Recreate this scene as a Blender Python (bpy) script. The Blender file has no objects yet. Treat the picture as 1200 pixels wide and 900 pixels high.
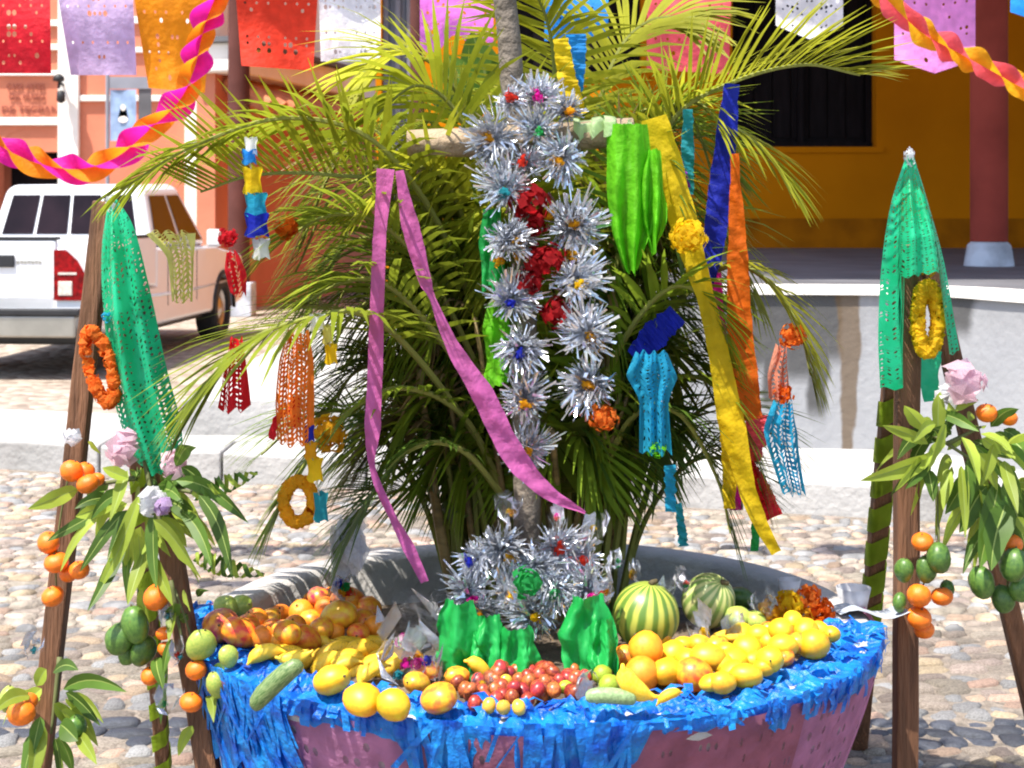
import bpy, math, random
from mathutils import Vector, Matrix, noise, Euler

R = random.Random(11)
sc = bpy.context.scene
col = sc.collection
PI = math.pi
F, HX, HY, CH = 1750.0, 600.0, 245.0, 1.55     # focal length and horizon in photo pixels, eye height in metres

# ------------------------------------------------------------------ camera, sky, sun, exposure
cam_d = bpy.data.cameras.new("camera")
cam = bpy.data.objects.new("camera", cam_d)
col.objects.link(cam)
cam.location = (0, 0, CH)
cam.rotation_euler = (PI / 2, 0, 0)
cam_d.sensor_width = 36
cam_d.lens = 36 * F / 1200
cam_d.shift_y = -(450 - HY) / 1200
cam_d.clip_end = 2000
cam_d.dof.use_dof = True
cam_d.dof.focus_distance = 3.25
cam_d.dof.aperture_fstop = 9
sc.camera = cam

SUN_EL, SUN_AZ = math.radians(65), math.radians(-134)   # azimuth from +Y (away from the camera) towards +X
world = bpy.data.worlds.new("World")
sc.world = world
world.use_nodes = True
wn = world.node_tree.nodes
sky = wn.new("ShaderNodeTexSky")
sky.sky_type = 'NISHITA'
sky.sun_disc = False
sky.sun_elevation = SUN_EL
sky.sun_rotation = SUN_AZ
sky.air_density = 1.0
sky.dust_density = 1.5
wn["Background"].inputs[1].default_value = 0.15
world.node_tree.links.new(sky.outputs[0], wn["Background"].inputs[0])
sun_d = bpy.data.lights.new("sun", 'SUN')
sun_d.energy = 4.6
sun_d.angle = math.radians(0.5)
sun_d.color = (1.0, 0.95, 0.87)
sun = bpy.data.objects.new("sun", sun_d)
col.objects.link(sun)
sdir = Vector((math.sin(SUN_AZ) * math.cos(SUN_EL), math.cos(SUN_AZ) * math.cos(SUN_EL), math.sin(SUN_EL)))
sun.rotation_euler = sdir.to_track_quat('Z', 'Y').to_euler()
sun.location = sdir * 40
sc.view_settings.view_transform = 'Standard'
sc.view_settings.look = 'None'
sc.view_settings.gamma = 1
sc.view_settings.exposure = 1.05
sc.render.engine = 'CYCLES'
sc.cycles.filter_width = 2.0

# ------------------------------------------------------------------ helpers
def W(px, py, d):
    return Vector(((px - HX) / F * d, d, CH - (py - HY) / F * d))

def S(p, d):
    return p / F * d

def proj(v):
    return HX + v.x / v.y * F, HY + (CH - v.z) / v.y * F

def tag(o, label=None, cat=None, group=None, kind=None):
    if label: o["label"] = label
    if cat: o["category"] = cat
    if group: o["group"] = group
    if kind: o["kind"] = kind
    return o

def empty(name, loc, label=None, cat=None, group=None, rz=0):
    o = bpy.data.objects.new(name, None)
    col.objects.link(o)
    o.location = loc
    o.rotation_euler = (0, 0, rz)
    o.empty_display_size = 0.05
    return tag(o, label, cat, group)

def inst(me, name, loc=(0, 0, 0), rot=(0, 0, 0), scale=1.0, parent=None):
    o = bpy.data.objects.new(name, me)
    col.objects.link(o)
    o.location = loc
    o.rotation_euler = rot
    o.scale = (scale,) * 3 if isinstance(scale, (int, float)) else scale
    if parent: o.parent = parent
    return o

def frames(pts):
    """tangent, normal, side along a polyline (parallel transport, normal starts near up)"""
    n = len(pts)
    out = []
    prev = None
    for i in range(n):
        t = (pts[min(i + 1, n - 1)] - pts[max(i - 1, 0)]).normalized()
        ref = prev if prev is not None else Vector((0, 0, 1))
        nn = ref - t * ref.dot(t)
        if nn.length < 1e-3:
            nn = Vector((0, -1, 0)) - t * t.y * -1
        nn.normalize()
        prev = nn
        out.append((t, nn, t.cross(nn)))
    return out

def smooth_path(pts, n):
    """Catmull-Rom through pts"""
    P = [pts[0] * 2 - pts[1]] + list(pts) + [pts[-1] * 2 - pts[-2]]
    res = []
    m = len(pts) - 1
    for k in range(n):
        u = k / (n - 1) * m
        i = min(int(u), m - 1)
        f = u - i
        a, b, c, d = P[i:i + 4]
        res.append(0.5 * ((2 * b) + (c - a) * f + (2 * a - 5 * b + 4 * c - d) * f * f + (3 * b - a - 3 * c + d) * f ** 3))
    return res

def lerp_list(vals, n):
    m = len(vals) - 1
    res = []
    for k in range(n):
        u = k / (n - 1) * m
        i = min(int(u), m - 1)
        res.append(vals[i] + (vals[i + 1] - vals[i]) * (u - i))
    return res

class MB:
    def __init__(self):
        self.v, self.f, self.m = [], [], []
    def add(self, vs, fs, m=0):
        b = len(self.v)
        self.v += [Vector(x) for x in vs]
        self.f += [tuple(b + i for i in f) for f in fs]
        self.m += [m] * len(fs)
    def box(self, c, s, rot=None, m=0):
        c = Vector(c)
        vs = []
        for x in (-.5, .5):
            for y in (-.5, .5):
                for z in (-.5, .5):
                    p = Vector((x * s[0], y * s[1], z * s[2]))
                    if rot is not None: p = rot @ p
                    vs.append(c + p)
        self.add(vs, [(0, 1, 3, 2), (4, 6, 7, 5), (0, 4, 5, 1), (2, 3, 7, 6), (0, 2, 6, 4), (1, 5, 7, 3)], m)
    def span(self, a, b, m=0):
        a, b = Vector(a), Vector(b)
        self.box((a + b) / 2, [abs(x) for x in (b - a)], None, m)
    def tube(self, pts, rad, n=8, m=0, caps=True):
        fr = frames(pts)
        if isinstance(rad, (int, float)): rad = [rad] * len(pts)
        b = len(self.v)
        for p, (t, nn, s), r in zip(pts, fr, rad):
            for k in range(n):
                a = 2 * PI * k / n
                self.v.append(p + (nn * math.cos(a) + s * math.sin(a)) * r)
        for i in range(len(pts) - 1):
            for k in range(n):
                k2 = (k + 1) % n
                self.f.append((b + i * n + k, b + i * n + k2, b + (i + 1) * n + k2, b + (i + 1) * n + k)); self.m.append(m)
        if caps:
            self.f.append(tuple(b + k for k in reversed(range(n)))); self.m.append(m)
            e = b + (len(pts) - 1) * n
            self.f.append(tuple(e + k for k in range(n))); self.m.append(m)
    def lathe(self, prof, n=24, m=0, c=(0, 0, 0), a0=0, a1=2 * PI):
        b = len(self.v)
        c = Vector(c)
        full = abs(a1 - a0 - 2 * PI) < 1e-6
        cols = n if full else n + 1
        for r, z in prof:
            for k in range(cols):
                a = a0 + (a1 - a0) * k / n
                self.v.append(c + Vector((r * math.sin(a), -r * math.cos(a), z)))
        for i in range(len(prof) - 1):
            for k in range(n):
                k2 = (k + 1) % cols
                self.f.append((b + i * cols + k, b + i * cols + k2, b + (i + 1) * cols + k2, b + (i + 1) * cols + k)); self.m.append(m)
    def sheet(self, nu, nv, fp, hole=None, m=0):
        """sheet of cells over (u,v) in 0..1; hole(i,j) gives 0 or the half size of an eight-sided hole"""
        idx = {}
        def vert(a, b):
            k = (round(a * 1000), round(b * 1000))
            if k not in idx:
                idx[k] = len(self.v)
                self.v.append(Vector(fp(a / nu, b / nv)))
            return idx[k]
        for i in range(nu):
            for j in range(nv):
                h = hole(i, j) if hole else 0
                if not h:
                    self.f.append((vert(i, j), vert(i + 1, j), vert(i + 1, j + 1), vert(i, j + 1))); self.m.append(m)
                else:
                    o = [(0, 0), (.5, 0), (1, 0), (1, .5), (1, 1), (.5, 1), (0, 1), (0, .5)]
                    q = [(.5 + h * math.cos(a), .5 + h * math.sin(a)) for a in [PI * 1.25 + k * PI / 4 for k in range(8)]]
                    for k in range(8):
                        k2 = (k + 1) % 8
                        self.f.append((vert(i + o[k][0], j + o[k][1]), vert(i + o[k2][0], j + o[k2][1]),
                                       vert(i + q[k2][0], j + q[k2][1]), vert(i + q[k][0], j + q[k][1]))); self.m.append(m)
    def mesh(self, name, mats, smooth=False, origin=None):
        me = bpy.data.meshes.new(name)
        o = Vector(origin) if origin is not None else Vector()
        me.from_pydata([v - o for v in self.v], [], self.f)
        for mt in (mats if isinstance(mats, (list, tuple)) else [mats]): me.materials.append(mt)
        me.polygons.foreach_set("material_index", self.m)
        if smooth: me.polygons.foreach_set("use_smooth", [True] * len(self.f))
        me.update()
        return me
    def build(self, name, mats, parent=None, smooth=False, origin=None, bevel=0, seg=2):
        """origin: world point of the mesh origin; with a parent at that point use parent's location"""
        if parent is not None and origin is None: origin = (0, 0, 0)
        o = bpy.data.objects.new(name, self.mesh(name, mats, smooth, origin))
        col.objects.link(o)
        if parent is not None: o.parent = parent
        elif origin is not None: o.location = origin
        if bevel:
            b = o.modifiers.new("bevel", 'BEVEL'); b.width = bevel; b.segments = seg; b.limit_method = 'ANGLE'
        return o

# ------------------------------------------------------------------ materials
def mat(name, base, rough=.6, var=.15, vscale=8, bump=0, bscale=30, metal=0, trans=0, spec=.4, objvar=0, base2=None,
        lo=.35, hi=.65, huevar=0, island=0, alpha=1, coat=0, detail=4, aniso=None, speck=0):
    m = bpy.data.materials.new(name)
    m.use_nodes = True
    nt = m.node_tree; N = nt.nodes; L = nt.links
    bs = N["Principled BSDF"]
    tc = N.new("ShaderNodeTexCoord")
    src = tc.outputs["Object"]
    if aniso:
        mp = N.new("ShaderNodeMapping"); mp.inputs["Scale"].default_value = aniso
        L.new(src, mp.inputs[0]); src = mp.outputs[0]
    nz = N.new("ShaderNodeTexNoise"); nz.inputs["Scale"].default_value = vscale; nz.inputs["Detail"].default_value = detail
    L.new(src, nz.inputs["Vector"])
    cr = N.new("ShaderNodeValToRGB")
    b2 = base2 if base2 else tuple(min(1, c * (1 + var)) for c in base)
    b1 = base if base2 else tuple(c * (1 - var) for c in base)
    cr.color_ramp.elements[0].position = lo; cr.color_ramp.elements[0].color = (*b1, 1)
    cr.color_ramp.elements[1].position = hi; cr.color_ramp.elements[1].color = (*b2, 1)
    L.new(nz.outputs["Fac"], cr.inputs[0])
    c = cr.outputs[0]
    if speck:
        sn = N.new("ShaderNodeTexNoise"); sn.inputs["Scale"].default_value = speck; sn.inputs["Detail"].default_value = 9; sn.inputs["Roughness"].default_value = .7
        oj = N.new("ShaderNodeObjectInfo"); av = N.new("ShaderNodeVectorMath"); av.operation = 'ADD'
        L.new(src, av.inputs[0]); L.new(oj.outputs["Location"], av.inputs[1]); L.new(av.outputs[0], sn.inputs["Vector"]); L.new(av.outputs[0], nz.inputs["Vector"])
        sr = N.new("ShaderNodeMapRange"); sr.inputs[1].default_value = .60; sr.inputs[2].default_value = .72; sr.inputs[4].default_value = .38; L.new(sn.outputs["Fac"], sr.inputs[0])
        sm = N.new("ShaderNodeMix"); sm.data_type = 'RGBA'; sm.inputs[7].default_value = (.16, .07, .02, 1)
        L.new(sr.outputs[0], sm.inputs[0]); L.new(c, sm.inputs[6]); c = sm.outputs[2]
    if objvar or huevar or island:
        oi = N.new("ShaderNodeObjectInfo"); rnd = oi.outputs["Random"]
        if island:
            ge = N.new("ShaderNodeNewGeometry"); ad = N.new("ShaderNodeMath"); ad.operation = 'ADD'
            L.new(rnd, ad.inputs[0]); L.new(ge.outputs["Random Per Island"], ad.inputs[1])
            fr = N.new("ShaderNodeMath"); fr.operation = 'FRACT'; L.new(ad.outputs[0], fr.inputs[0]); rnd = fr.outputs[0]
        hs = N.new("ShaderNodeHueSaturation")
        mr = N.new("ShaderNodeMapRange"); mr.inputs[3].default_value = 1 - objvar; mr.inputs[4].default_value = 1 + objvar
        L.new(rnd, mr.inputs[0]); L.new(mr.outputs[0], hs.inputs["Value"])
        if huevar:
            mu = N.new("ShaderNodeMath"); mu.operation = 'MULTIPLY'; mu.inputs[1].default_value = 7.31; L.new(rnd, mu.inputs[0])
            f2 = N.new("ShaderNodeMath"); f2.operation = 'FRACT'; L.new(mu.outputs[0], f2.inputs[0])
            m2 = N.new("ShaderNodeMapRange"); m2.inputs[3].default_value = .5 - huevar; m2.inputs[4].default_value = .5 + huevar
            L.new(f2.outputs[0], m2.inputs[0]); L.new(m2.outputs[0], hs.inputs["Hue"])
        L.new(c, hs.inputs["Color"]); c = hs.outputs[0]
    L.new(c, bs.inputs["Base Color"])
    bs.inputs["Roughness"].default_value = rough
    bs.inputs["Metallic"].default_value = metal
    bs.inputs["Specular IOR Level"].default_value = spec
    bs.inputs["Coat Weight"].default_value = coat
    if bump:
        n2 = N.new("ShaderNodeTexNoise"); n2.inputs["Scale"].default_value = bscale; n2.inputs["Detail"].default_value = 6
        L.new(src, n2.inputs["Vector"])
        bp = N.new("ShaderNodeBump"); bp.inputs["Strength"].default_value = bump; bp.inputs["Distance"].default_value = .02
        L.new(n2.outputs["Fac"], bp.inputs["Height"]); L.new(bp.outputs[0], bs.inputs["Normal"])
    out = N["Material Output"]; sh = bs.outputs[0]
    if trans:
        tr = N.new("ShaderNodeBsdfTranslucent"); L.new(c, tr.inputs[0])
        mx = N.new("ShaderNodeMixShader"); mx.inputs[0].default_value = trans
        L.new(sh, mx.inputs[1]); L.new(tr.outputs[0], mx.inputs[2]); sh = mx.outputs[0]
    if alpha < 1:
        tp = N.new("ShaderNodeBsdfTransparent"); mx = N.new("ShaderNodeMixShader"); mx.inputs[0].default_value = alpha
        L.new(tp.outputs[0], mx.inputs[1]); L.new(sh, mx.inputs[2]); sh = mx.outputs[0]
    L.new(sh, out.inputs[0])
    return m

def paper(name, c, trans=.6, rough=.6, var=.14):
    return mat(name, c, rough, var, 20, bump=.5, bscale=34, trans=trans, spec=.25)

M = {}
M['stone'] = mat('cobble_stone', (.29, .24, .195), .88, .3, 14, bump=.7, bscale=60, objvar=.35, huevar=.02, island=1)
M['stone2'] = mat('grey_cobble', (.23, .225, .22), .88, .3, 14, bump=.5, bscale=60, objvar=.3, huevar=.02, island=1)
M['stone3'] = mat('warm_cobble', (.35, .255, .18), .88, .3, 14, bump=.5, bscale=60, objvar=.3, huevar=.02, island=1)
M['dark_stone'] = mat('dark_river_stone', (.055, .06, .075), .55, .3, 12, bump=.3, bscale=50, objvar=.4)
M['mortar'] = mat('sandy_mortar', (.24, .20, .16), .95, .3, 30, bump=.9, bscale=90, detail=8)
M['concrete'] = mat('planter_concrete', (.38, .36, .34), .85, .2, 5, bump=.4, bscale=50)
M['step'] = mat('painted_step', (.29, .28, .265), .88, .2, 1.6, bump=.5, bscale=25, base2=(.45, .435, .415), detail=9, lo=.3, hi=.6)
M['soil'] = mat('planter_soil', (.13, .095, .065), .95, .4, 14, bump=.9, bscale=60)
M['wood'] = mat('rough_wood', (.155, .07, .034), .75, .35, 3, bump=.5, bscale=12, aniso=(14, 14, 1.2))
M['bark'] = mat('grey_branch_bark', (.17, .14, .11), .85, .35, 9, bump=.8, bscale=40)
M['tanbark'] = mat('tan_branch', (.30, .22, .14), .85, .35, 9, bump=.8, bscale=40)
M['leaf_y'] = mat('palm_leaf_sunlit_yellow', (.36, .38, .025), .5, .3, 5, trans=.5, spec=.2, objvar=.25, huevar=.015)  # yellow of the sunlit top fronds, put into the leaf colour
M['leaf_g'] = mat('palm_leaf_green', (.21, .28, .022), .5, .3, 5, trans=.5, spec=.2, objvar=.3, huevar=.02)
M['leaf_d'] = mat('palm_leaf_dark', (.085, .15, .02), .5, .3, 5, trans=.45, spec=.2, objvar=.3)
M['leaf_b'] = mat('palm_leaf_dry', (.28, .19, .08), .7, .3, 6, trans=.3, objvar=.3)
M['rachis'] = mat('palm_rachis', (.20, .21, .04), .8, .2, 6)
M['cane'] = mat('palm_cane', (.20, .14, .05), .6, .45, 5, bump=.2, aniso=(3, 3, 9))
M['mleaf_l'] = mat('mango_leaf_light', (.36, .46, .06), .45, .2, 8, trans=.45, spec=.25, objvar=.25)
M['mleaf_d'] = mat('mango_leaf_dark', (.09, .17, .025), .45, .3, 8, trans=.4, spec=.25, objvar=.35)
M['midrib'] = mat('leaf_midrib', (.30, .38, .09), .5, .1, trans=.3)
M['twig'] = mat('green_twig', (.11, .12, .04), .7, .2, 9)
M['silver'] = mat('silver_tinsel', (.70, .72, .76), .22, .1, 20, metal=.85, objvar=.08, spec=.8)
M['plastic'] = mat('clear_plastic', (.85, .88, .90), .12, .05, 8, bump=.6, bscale=30, spec=.8, alpha=.24)
M['white_bag'] = mat('white_plastic_bag', (.74, .74, .78), .35, .1, 8, trans=.4, bump=.4, alpha=.75)
M['string'] = mat('string', (.55, .5, .4), .9, .1)
M['orange_fruit'] = mat('orange_rind', (.85, .26, .015), .42, .12, 3, bump=.15, bscale=160, objvar=.12, huevar=.012, spec=.45, speck=7)
M['mandarin'] = mat('mandarin_rind', (.80, .17, .008), .42, .15, 3, bump=.15, bscale=160, objvar=.12, spec=.45, speck=7)
M['ymango'] = mat('yellow_mango', (.74, .33, .008), .45, .1, 2.2, lo=.3, hi=.7, base2=(.80, .53, .015), objvar=.16, huevar=.015, spec=.5, speck=5)
M['omango'] = mat('orange_mango', (.72, .13, .025), .38, .1, 2.2, base2=(.86, .45, .02), objvar=.12, huevar=.02, spec=.5, speck=5)
M['rmango'] = mat('red_mango', (.38, .015, .07), .35, .1, 1.8, base2=(.80, .33, .03), objvar=.1, spec=.5, speck=5)
M['gmango'] = mat('green_mango', (.05, .12, .02), .4, .1, 4, base2=(.10, .19, .03), objvar=.2, spec=.45, speck=5)
M['lgmango'] = mat('pale_green_mango', (.25, .36, .06), .4, .1, 6, base2=(.42, .46, .08), objvar=.12, spec=.45, speck=5)
M['lime'] = mat('lime_rind', (.30, .40, .03), .4, .15, 6, bump=.12, bscale=120, objvar=.12)
M['jocote'] = mat('red_plum', (.20, .018, .02), .35, .1, 2.5, base2=(.48, .10, .03), objvar=.3, huevar=.02, spec=.5)
M['yjocote'] = mat('yellow_plum', (.75, .33, .04), .3, .1, 10, base2=(.55, .42, .05), objvar=.2, spec=.5)
M['banana'] = mat('banana_skin', (.86, .50, .02), .5, .1, 14, base2=(.82, .55, .05), objvar=.15, speck=5)
M['banana_spot'] = mat('spotted_banana_skin', (.30, .13, .02), .55, .1, 16, base2=(.85, .50, .025), lo=.30, hi=.42, objvar=.15)
M['cuke'] = mat('cucumber_skin', (.06, .13, .03), .45, .1, 9, base2=(.24, .31, .12), objvar=.15, aniso=(4, 4, .6))
M['stem'] = mat('fruit_stem', (.09, .07, .03), .8, .2)

def paperset():
    C = dict(red=(.72, .02, .035), lavender=(.64, .47, .72), orange=(.90, .30, .012), scarlet=(.80, .055, .025), white=(.85, .85, .87),
             magenta=(.78, .20, .70), blue=(.03, .30, .80), coral=(.86, .12, .15), pink=(.86, .30, .72), hotpink=(.82, .02, .42),
             ribbon_pink=(.72, .16, .47), yellow=(.88, .62, .015), royal=(.02, .035, .52), deeporange=(.88, .17, .01), teal=(.03, .34, .40),
             cyan=(.03, .42, .66), lime=(.18, .62, .02), green=(.03, .42, .10), aqua=(.03, .58, .30), purple=(.34, .05, .55),
             fringe=(.02, .22, .72), skirt=(.60, .27, .46), maroon=(.48, .18, .26), paleyellow=(.72, .68, .20), palepink=(.86, .64, .72),
             palegreen=(.58, .74, .42), marigold=(.86, .46, .015), tangerine=(.88, .24, .03), spiral=(.34, .50, .03), deepred=(.45, .01, .015),
             salmonnet=(.80, .33, .22))
    for k, v in C.items(): M[k] = paper('paper_' + k, v)
paperset()
M['fringe'] = mat('blue_tissue', (.005, .10, .55), .32, .25, 18, bump=.6, bscale=45, trans=.35, spec=.5, base2=(.015, .31, .78))
M['aqua'] = mat('green_tissue_net', (.01, .48, .20), .35, .1, 9, trans=.5, spec=.5, base2=(.03, .66, .34))
M['lime'].name = 'lime_tissue'

# fruit lime was overwritten by the tissue colour of the same key: keep both
M['lime_fruit'] = mat('lime_rind_skin', (.30, .40, .03), .4, .15, 6, bump=.12, bscale=120, objvar=.12)

def melon_mat(name, dark, light):
    m = bpy.data.materials.new(name); m.use_nodes = True
    N = m.node_tree.nodes; L = m.node_tree.links; bs = N["Principled BSDF"]
    tc = N.new("ShaderNodeTexCoord"); g = N.new("ShaderNodeTexGradient"); g.gradient_type = 'RADIAL'
    nz = N.new("ShaderNodeTexNoise"); nz.inputs["Scale"].default_value = 14
    L.new(tc.outputs["Object"], nz.inputs[0]); L.new(tc.outputs["Object"], g.inputs[0])
    a = N.new("ShaderNodeMath"); a.operation = 'MULTIPLY'; a.inputs[1].default_value = 2 * PI * 15; L.new(g.outputs["Fac"], a.inputs[0])
    b = N.new("ShaderNodeMath"); b.operation = 'MULTIPLY_ADD'; b.inputs[1].default_value = 3.5; L.new(nz.outputs["Fac"], b.inputs[0]); L.new(a.outputs[0], b.inputs[2])
    s = N.new("ShaderNodeMath"); s.operation = 'SINE'; L.new(b.outputs[0], s.inputs[0])
    mr = N.new("ShaderNodeMapRange"); mr.inputs[1].default_value = -1; L.new(s.outputs[0], mr.inputs[0])
    cr = N.new("ShaderNodeValToRGB"); cr.color_ramp.elements[0].color = (*dark, 1); cr.color_ramp.elements[1].color = (*light, 1)
    cr.color_ramp.elements[0].position = .25; cr.color_ramp.elements[1].position = .75
    L.new(mr.outputs[0], cr.inputs[0]); L.new(cr.outputs[0], bs.inputs["Base Color"])
    bs.inputs["Roughness"].default_value = .38
    return m
M['melon'] = melon_mat('striped_melon_rind', (.10, .19, .025), (.40, .42, .07))
M['melon2'] = melon_mat('pale_melon_rind', (.20, .30, .07), (.52, .52, .20))

M['ochre'] = mat('ochre_wall', (.41, .13, .002), .95, .12, .6, bump=.25, bscale=9, base2=(.60, .20, .003), spec=.05, detail=10, lo=.25, hi=.7)
M['maroon_col'] = mat('maroon_column', (.25, .045, .032), .9, .2, 2, bump=.2, spec=.1)
M['brown_col'] = mat('brown_column', (.10, .038, .032), .9, .2, 2, bump=.2, spec=.1)
M['salmon'] = mat('salmon_wall', (.56, .19, .11), .9, .12, .8, bump=.2, bscale=14)
M['cream'] = mat('cream_trim', (.80, .76, .70), .85, .08, 2, bump=.1)
M['darkwood'] = mat('dark_shutter', (.009, .007, .009), .7, .3, 3, aniso=(8, 8, 1), spec=.08)
M['greywall'] = mat('grey_shade_and_trim', (.22, .23, .27), .8, .1, 2)
M['plinth'] = mat('bluish_plinth', (.42, .46, .52), .9, .3, 5, bump=.3)
M['veranda'] = mat('veranda_riser', (.11, .11, .12), .85, .2, 2)
M['tile'] = mat('roof_tile', (.45, .17, .08), .85, .25, 6)
M['carpaint'] = mat('white_car_paint', (.80, .80, .81), .22, .02, 3, coat=.6, spec=.5)
M['carglass'] = mat('car_glass', (.016, .008, .010), .08, .4, 2, spec=.22)
M['blackplastic'] = mat('black_plastic', (.02, .02, .022), .55, .2, 9)
M['chrome'] = mat('satin_bumper', (.42, .40, .36), .35, .1, 5, metal=.8)
M['rubber'] = mat('tyre_rubber', (.018, .018, .018), .85, .2, 10)
M['rim'] = mat('wheel_rim', (.45, .45, .47), .35, .1, 5, metal=.9)
M['redlens'] = mat('red_lens', (.20, .002, .004), .25, .5, 20, spec=.2)
M['clearlens'] = mat('clear_lens', (.62, .55, .48), .15, .2, 30, spec=.6)
M['bannerblue'] = mat('printed_banner_blue', (.24, .34, .52), .6, .35, 3)

def plastic_mat():
    m = bpy.data.materials.new('clear_plastic_film'); m.use_nodes = True
    N = m.node_tree.nodes; L = m.node_tree.links
    gl = N.new("ShaderNodeBsdfGlossy"); gl.inputs["Roughness"].default_value = .13; gl.inputs["Color"].default_value = (.95, .96, 1, 1)
    tp = N.new("ShaderNodeBsdfTransparent"); tp.inputs[0].default_value = (.96, .97, .98, 1)
    fr = N.new("ShaderNodeFresnel"); fr.inputs[0].default_value = 1.5
    nz = N.new("ShaderNodeTexNoise"); nz.inputs["Scale"].default_value = 40
    bp = N.new("ShaderNodeBump"); bp.inputs["Strength"].default_value = .7; bp.inputs["Distance"].default_value = .01
    tc = N.new("ShaderNodeTexCoord"); L.new(tc.outputs["Object"], nz.inputs[0]); L.new(nz.outputs["Fac"], bp.inputs["Height"]); L.new(bp.outputs[0], gl.inputs["Normal"])
    mx = N.new("ShaderNodeMixShader"); L.new(fr.outputs[0], mx.inputs[0]); L.new(tp.outputs[0], mx.inputs[1]); L.new(gl.outputs[0], mx.inputs[2])
    L.new(mx.outputs[0], N["Material Output"].inputs[0])
    return m
M['plastic'] = plastic_mat()

# plaster of the retaining wall: pale, with grey and brown drip stains running down from the coping
def stained_mat():
    m = bpy.data.materials.new('stained_plaster'); m.use_nodes = True
    N = m.node_tree.nodes; L = m.node_tree.links; bs = N["Principled BSDF"]
    tc = N.new("ShaderNodeTexCoord"); sp = N.new("ShaderNodeSeparateXYZ"); L.new(tc.outputs["Object"], sp.inputs[0])
    def mth(op, a, b=None, c=None):
        n = N.new("ShaderNodeMath"); n.operation = op
        for i, x in enumerate((a, b, c)):
            if x is None: continue
            if isinstance(x, (int, float)): n.inputs[i].default_value = x
            else: L.new(x, n.inputs[i])
        return n.outputs[0]
    def noi(sx, sz, det=4):
        mp = N.new("ShaderNodeMapping"); mp.inputs["Scale"].default_value = (sx, 0, sz); L.new(tc.outputs["Object"], mp.inputs[0])
        n = N.new("ShaderNodeTexNoise"); n.inputs["Scale"].default_value = 1; n.inputs["Detail"].default_value = det; L.new(mp.outputs[0], n.inputs[0]); return n.outputs["Fac"]
    def sstep(v, a, b):
        r = N.new("ShaderNodeMapRange"); r.inputs[1].default_value = a; r.inputs[2].default_value = b; r.interpolation_type = 'SMOOTHSTEP'; L.new(v, r.inputs[0]); return r.outputs[0]
    t = mth('MULTIPLY_ADD', sp.outputs[2], -1 / .9, 1.17)          # 0 under the coping, 1 at the tread
    n1 = noi(11.3, .6, 3); n2 = noi(6, 3.5, 8)
    wob = mth('MULTIPLY_ADD', n2, .10, -.05)
    gx = mth('ABSOLUTE', mth('SUBTRACT', mth('ADD', sp.outputs[0], wob), 1.62))
    def streak(c, w, taper, ln):
        dx_ = mth('ABSOLUTE', mth('SUBTRACT', mth('ADD', sp.outputs[0], wob), c))
        return mth('MULTIPLY', sstep(mth('SUBTRACT', mth('MULTIPLY_ADD', t, -taper, w), dx_), -.02, .02), sstep(mth('SUBTRACT', ln, t), .0, .15))
    grey = streak(1.40, .11, .05, .55)
    for c_, w_, tp_, ln_ in ((1.53, .10, .05, .80), (1.66, .10, .06, .62), (1.77, .09, .05, .85), (1.86, .05, .03, .5), (1.28, .08, .05, .7), (2.5, .06, .05, .3)):
        grey = mth('MAXIMUM', grey, streak(c_, w_, tp_, ln_))
    bx = mth('ABSOLUTE', mth('SUBTRACT', mth('ADD', sp.outputs[0], wob), 1.945))
    brown = mth('MULTIPLY', sstep(mth('SUBTRACT', mth('MULTIPLY_ADD', t, -.045, .078), bx), -.005, .015), sstep(mth('SUBTRACT', 1.1, t), 0, .1))
    light = sstep(mth('SUBTRACT', mth('MULTIPLY', n1, .75), t), .0, .35)
    def mixc(f, a, b):
        x = N.new("ShaderNodeMix"); x.data_type = 'RGBA'
        if isinstance(f, float): x.inputs[0].default_value = f
        else: L.new(f, x.inputs[0])
        if isinstance(a, tuple): x.inputs[6].default_value = a
        else: L.new(a, x.inputs[6])
        if isinstance(b, tuple): x.inputs[7].default_value = b
        else: L.new(b, x.inputs[7])
        return x.outputs[2]
    base = mixc(n2, (.27, .275, .29, 1), (.35, .35, .355, 1))
    base = mixc(mth('MULTIPLY', light, .25), base, (.17, .165, .155, 1))
    base = mixc(mth('MULTIPLY', grey, .8), base, (.035, .033, .03, 1))
    base = mixc(mth('MULTIPLY', brown, .85), base, (.13, .088, .05, 1))
    L.new(base, bs.inputs["Base Color"]); bs.inputs["Roughness"].default_value = .9; bs.inputs["Specular IOR Level"].default_value = .2
    n3 = N.new("ShaderNodeTexNoise"); n3.inputs["Scale"].default_value = 22; n3.inputs["Detail"].default_value = 8; L.new(tc.outputs["Object"], n3.inputs[0])
    bp = N.new("ShaderNodeBump"); bp.inputs["Strength"].default_value = .3; bp.inputs["Distance"].default_value = .02; L.new(n3.outputs["Fac"], bp.inputs["Height"]); L.new(bp.outputs[0], bs.inputs["Normal"])
    return m
M['stained'] = stained_mat()

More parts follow.
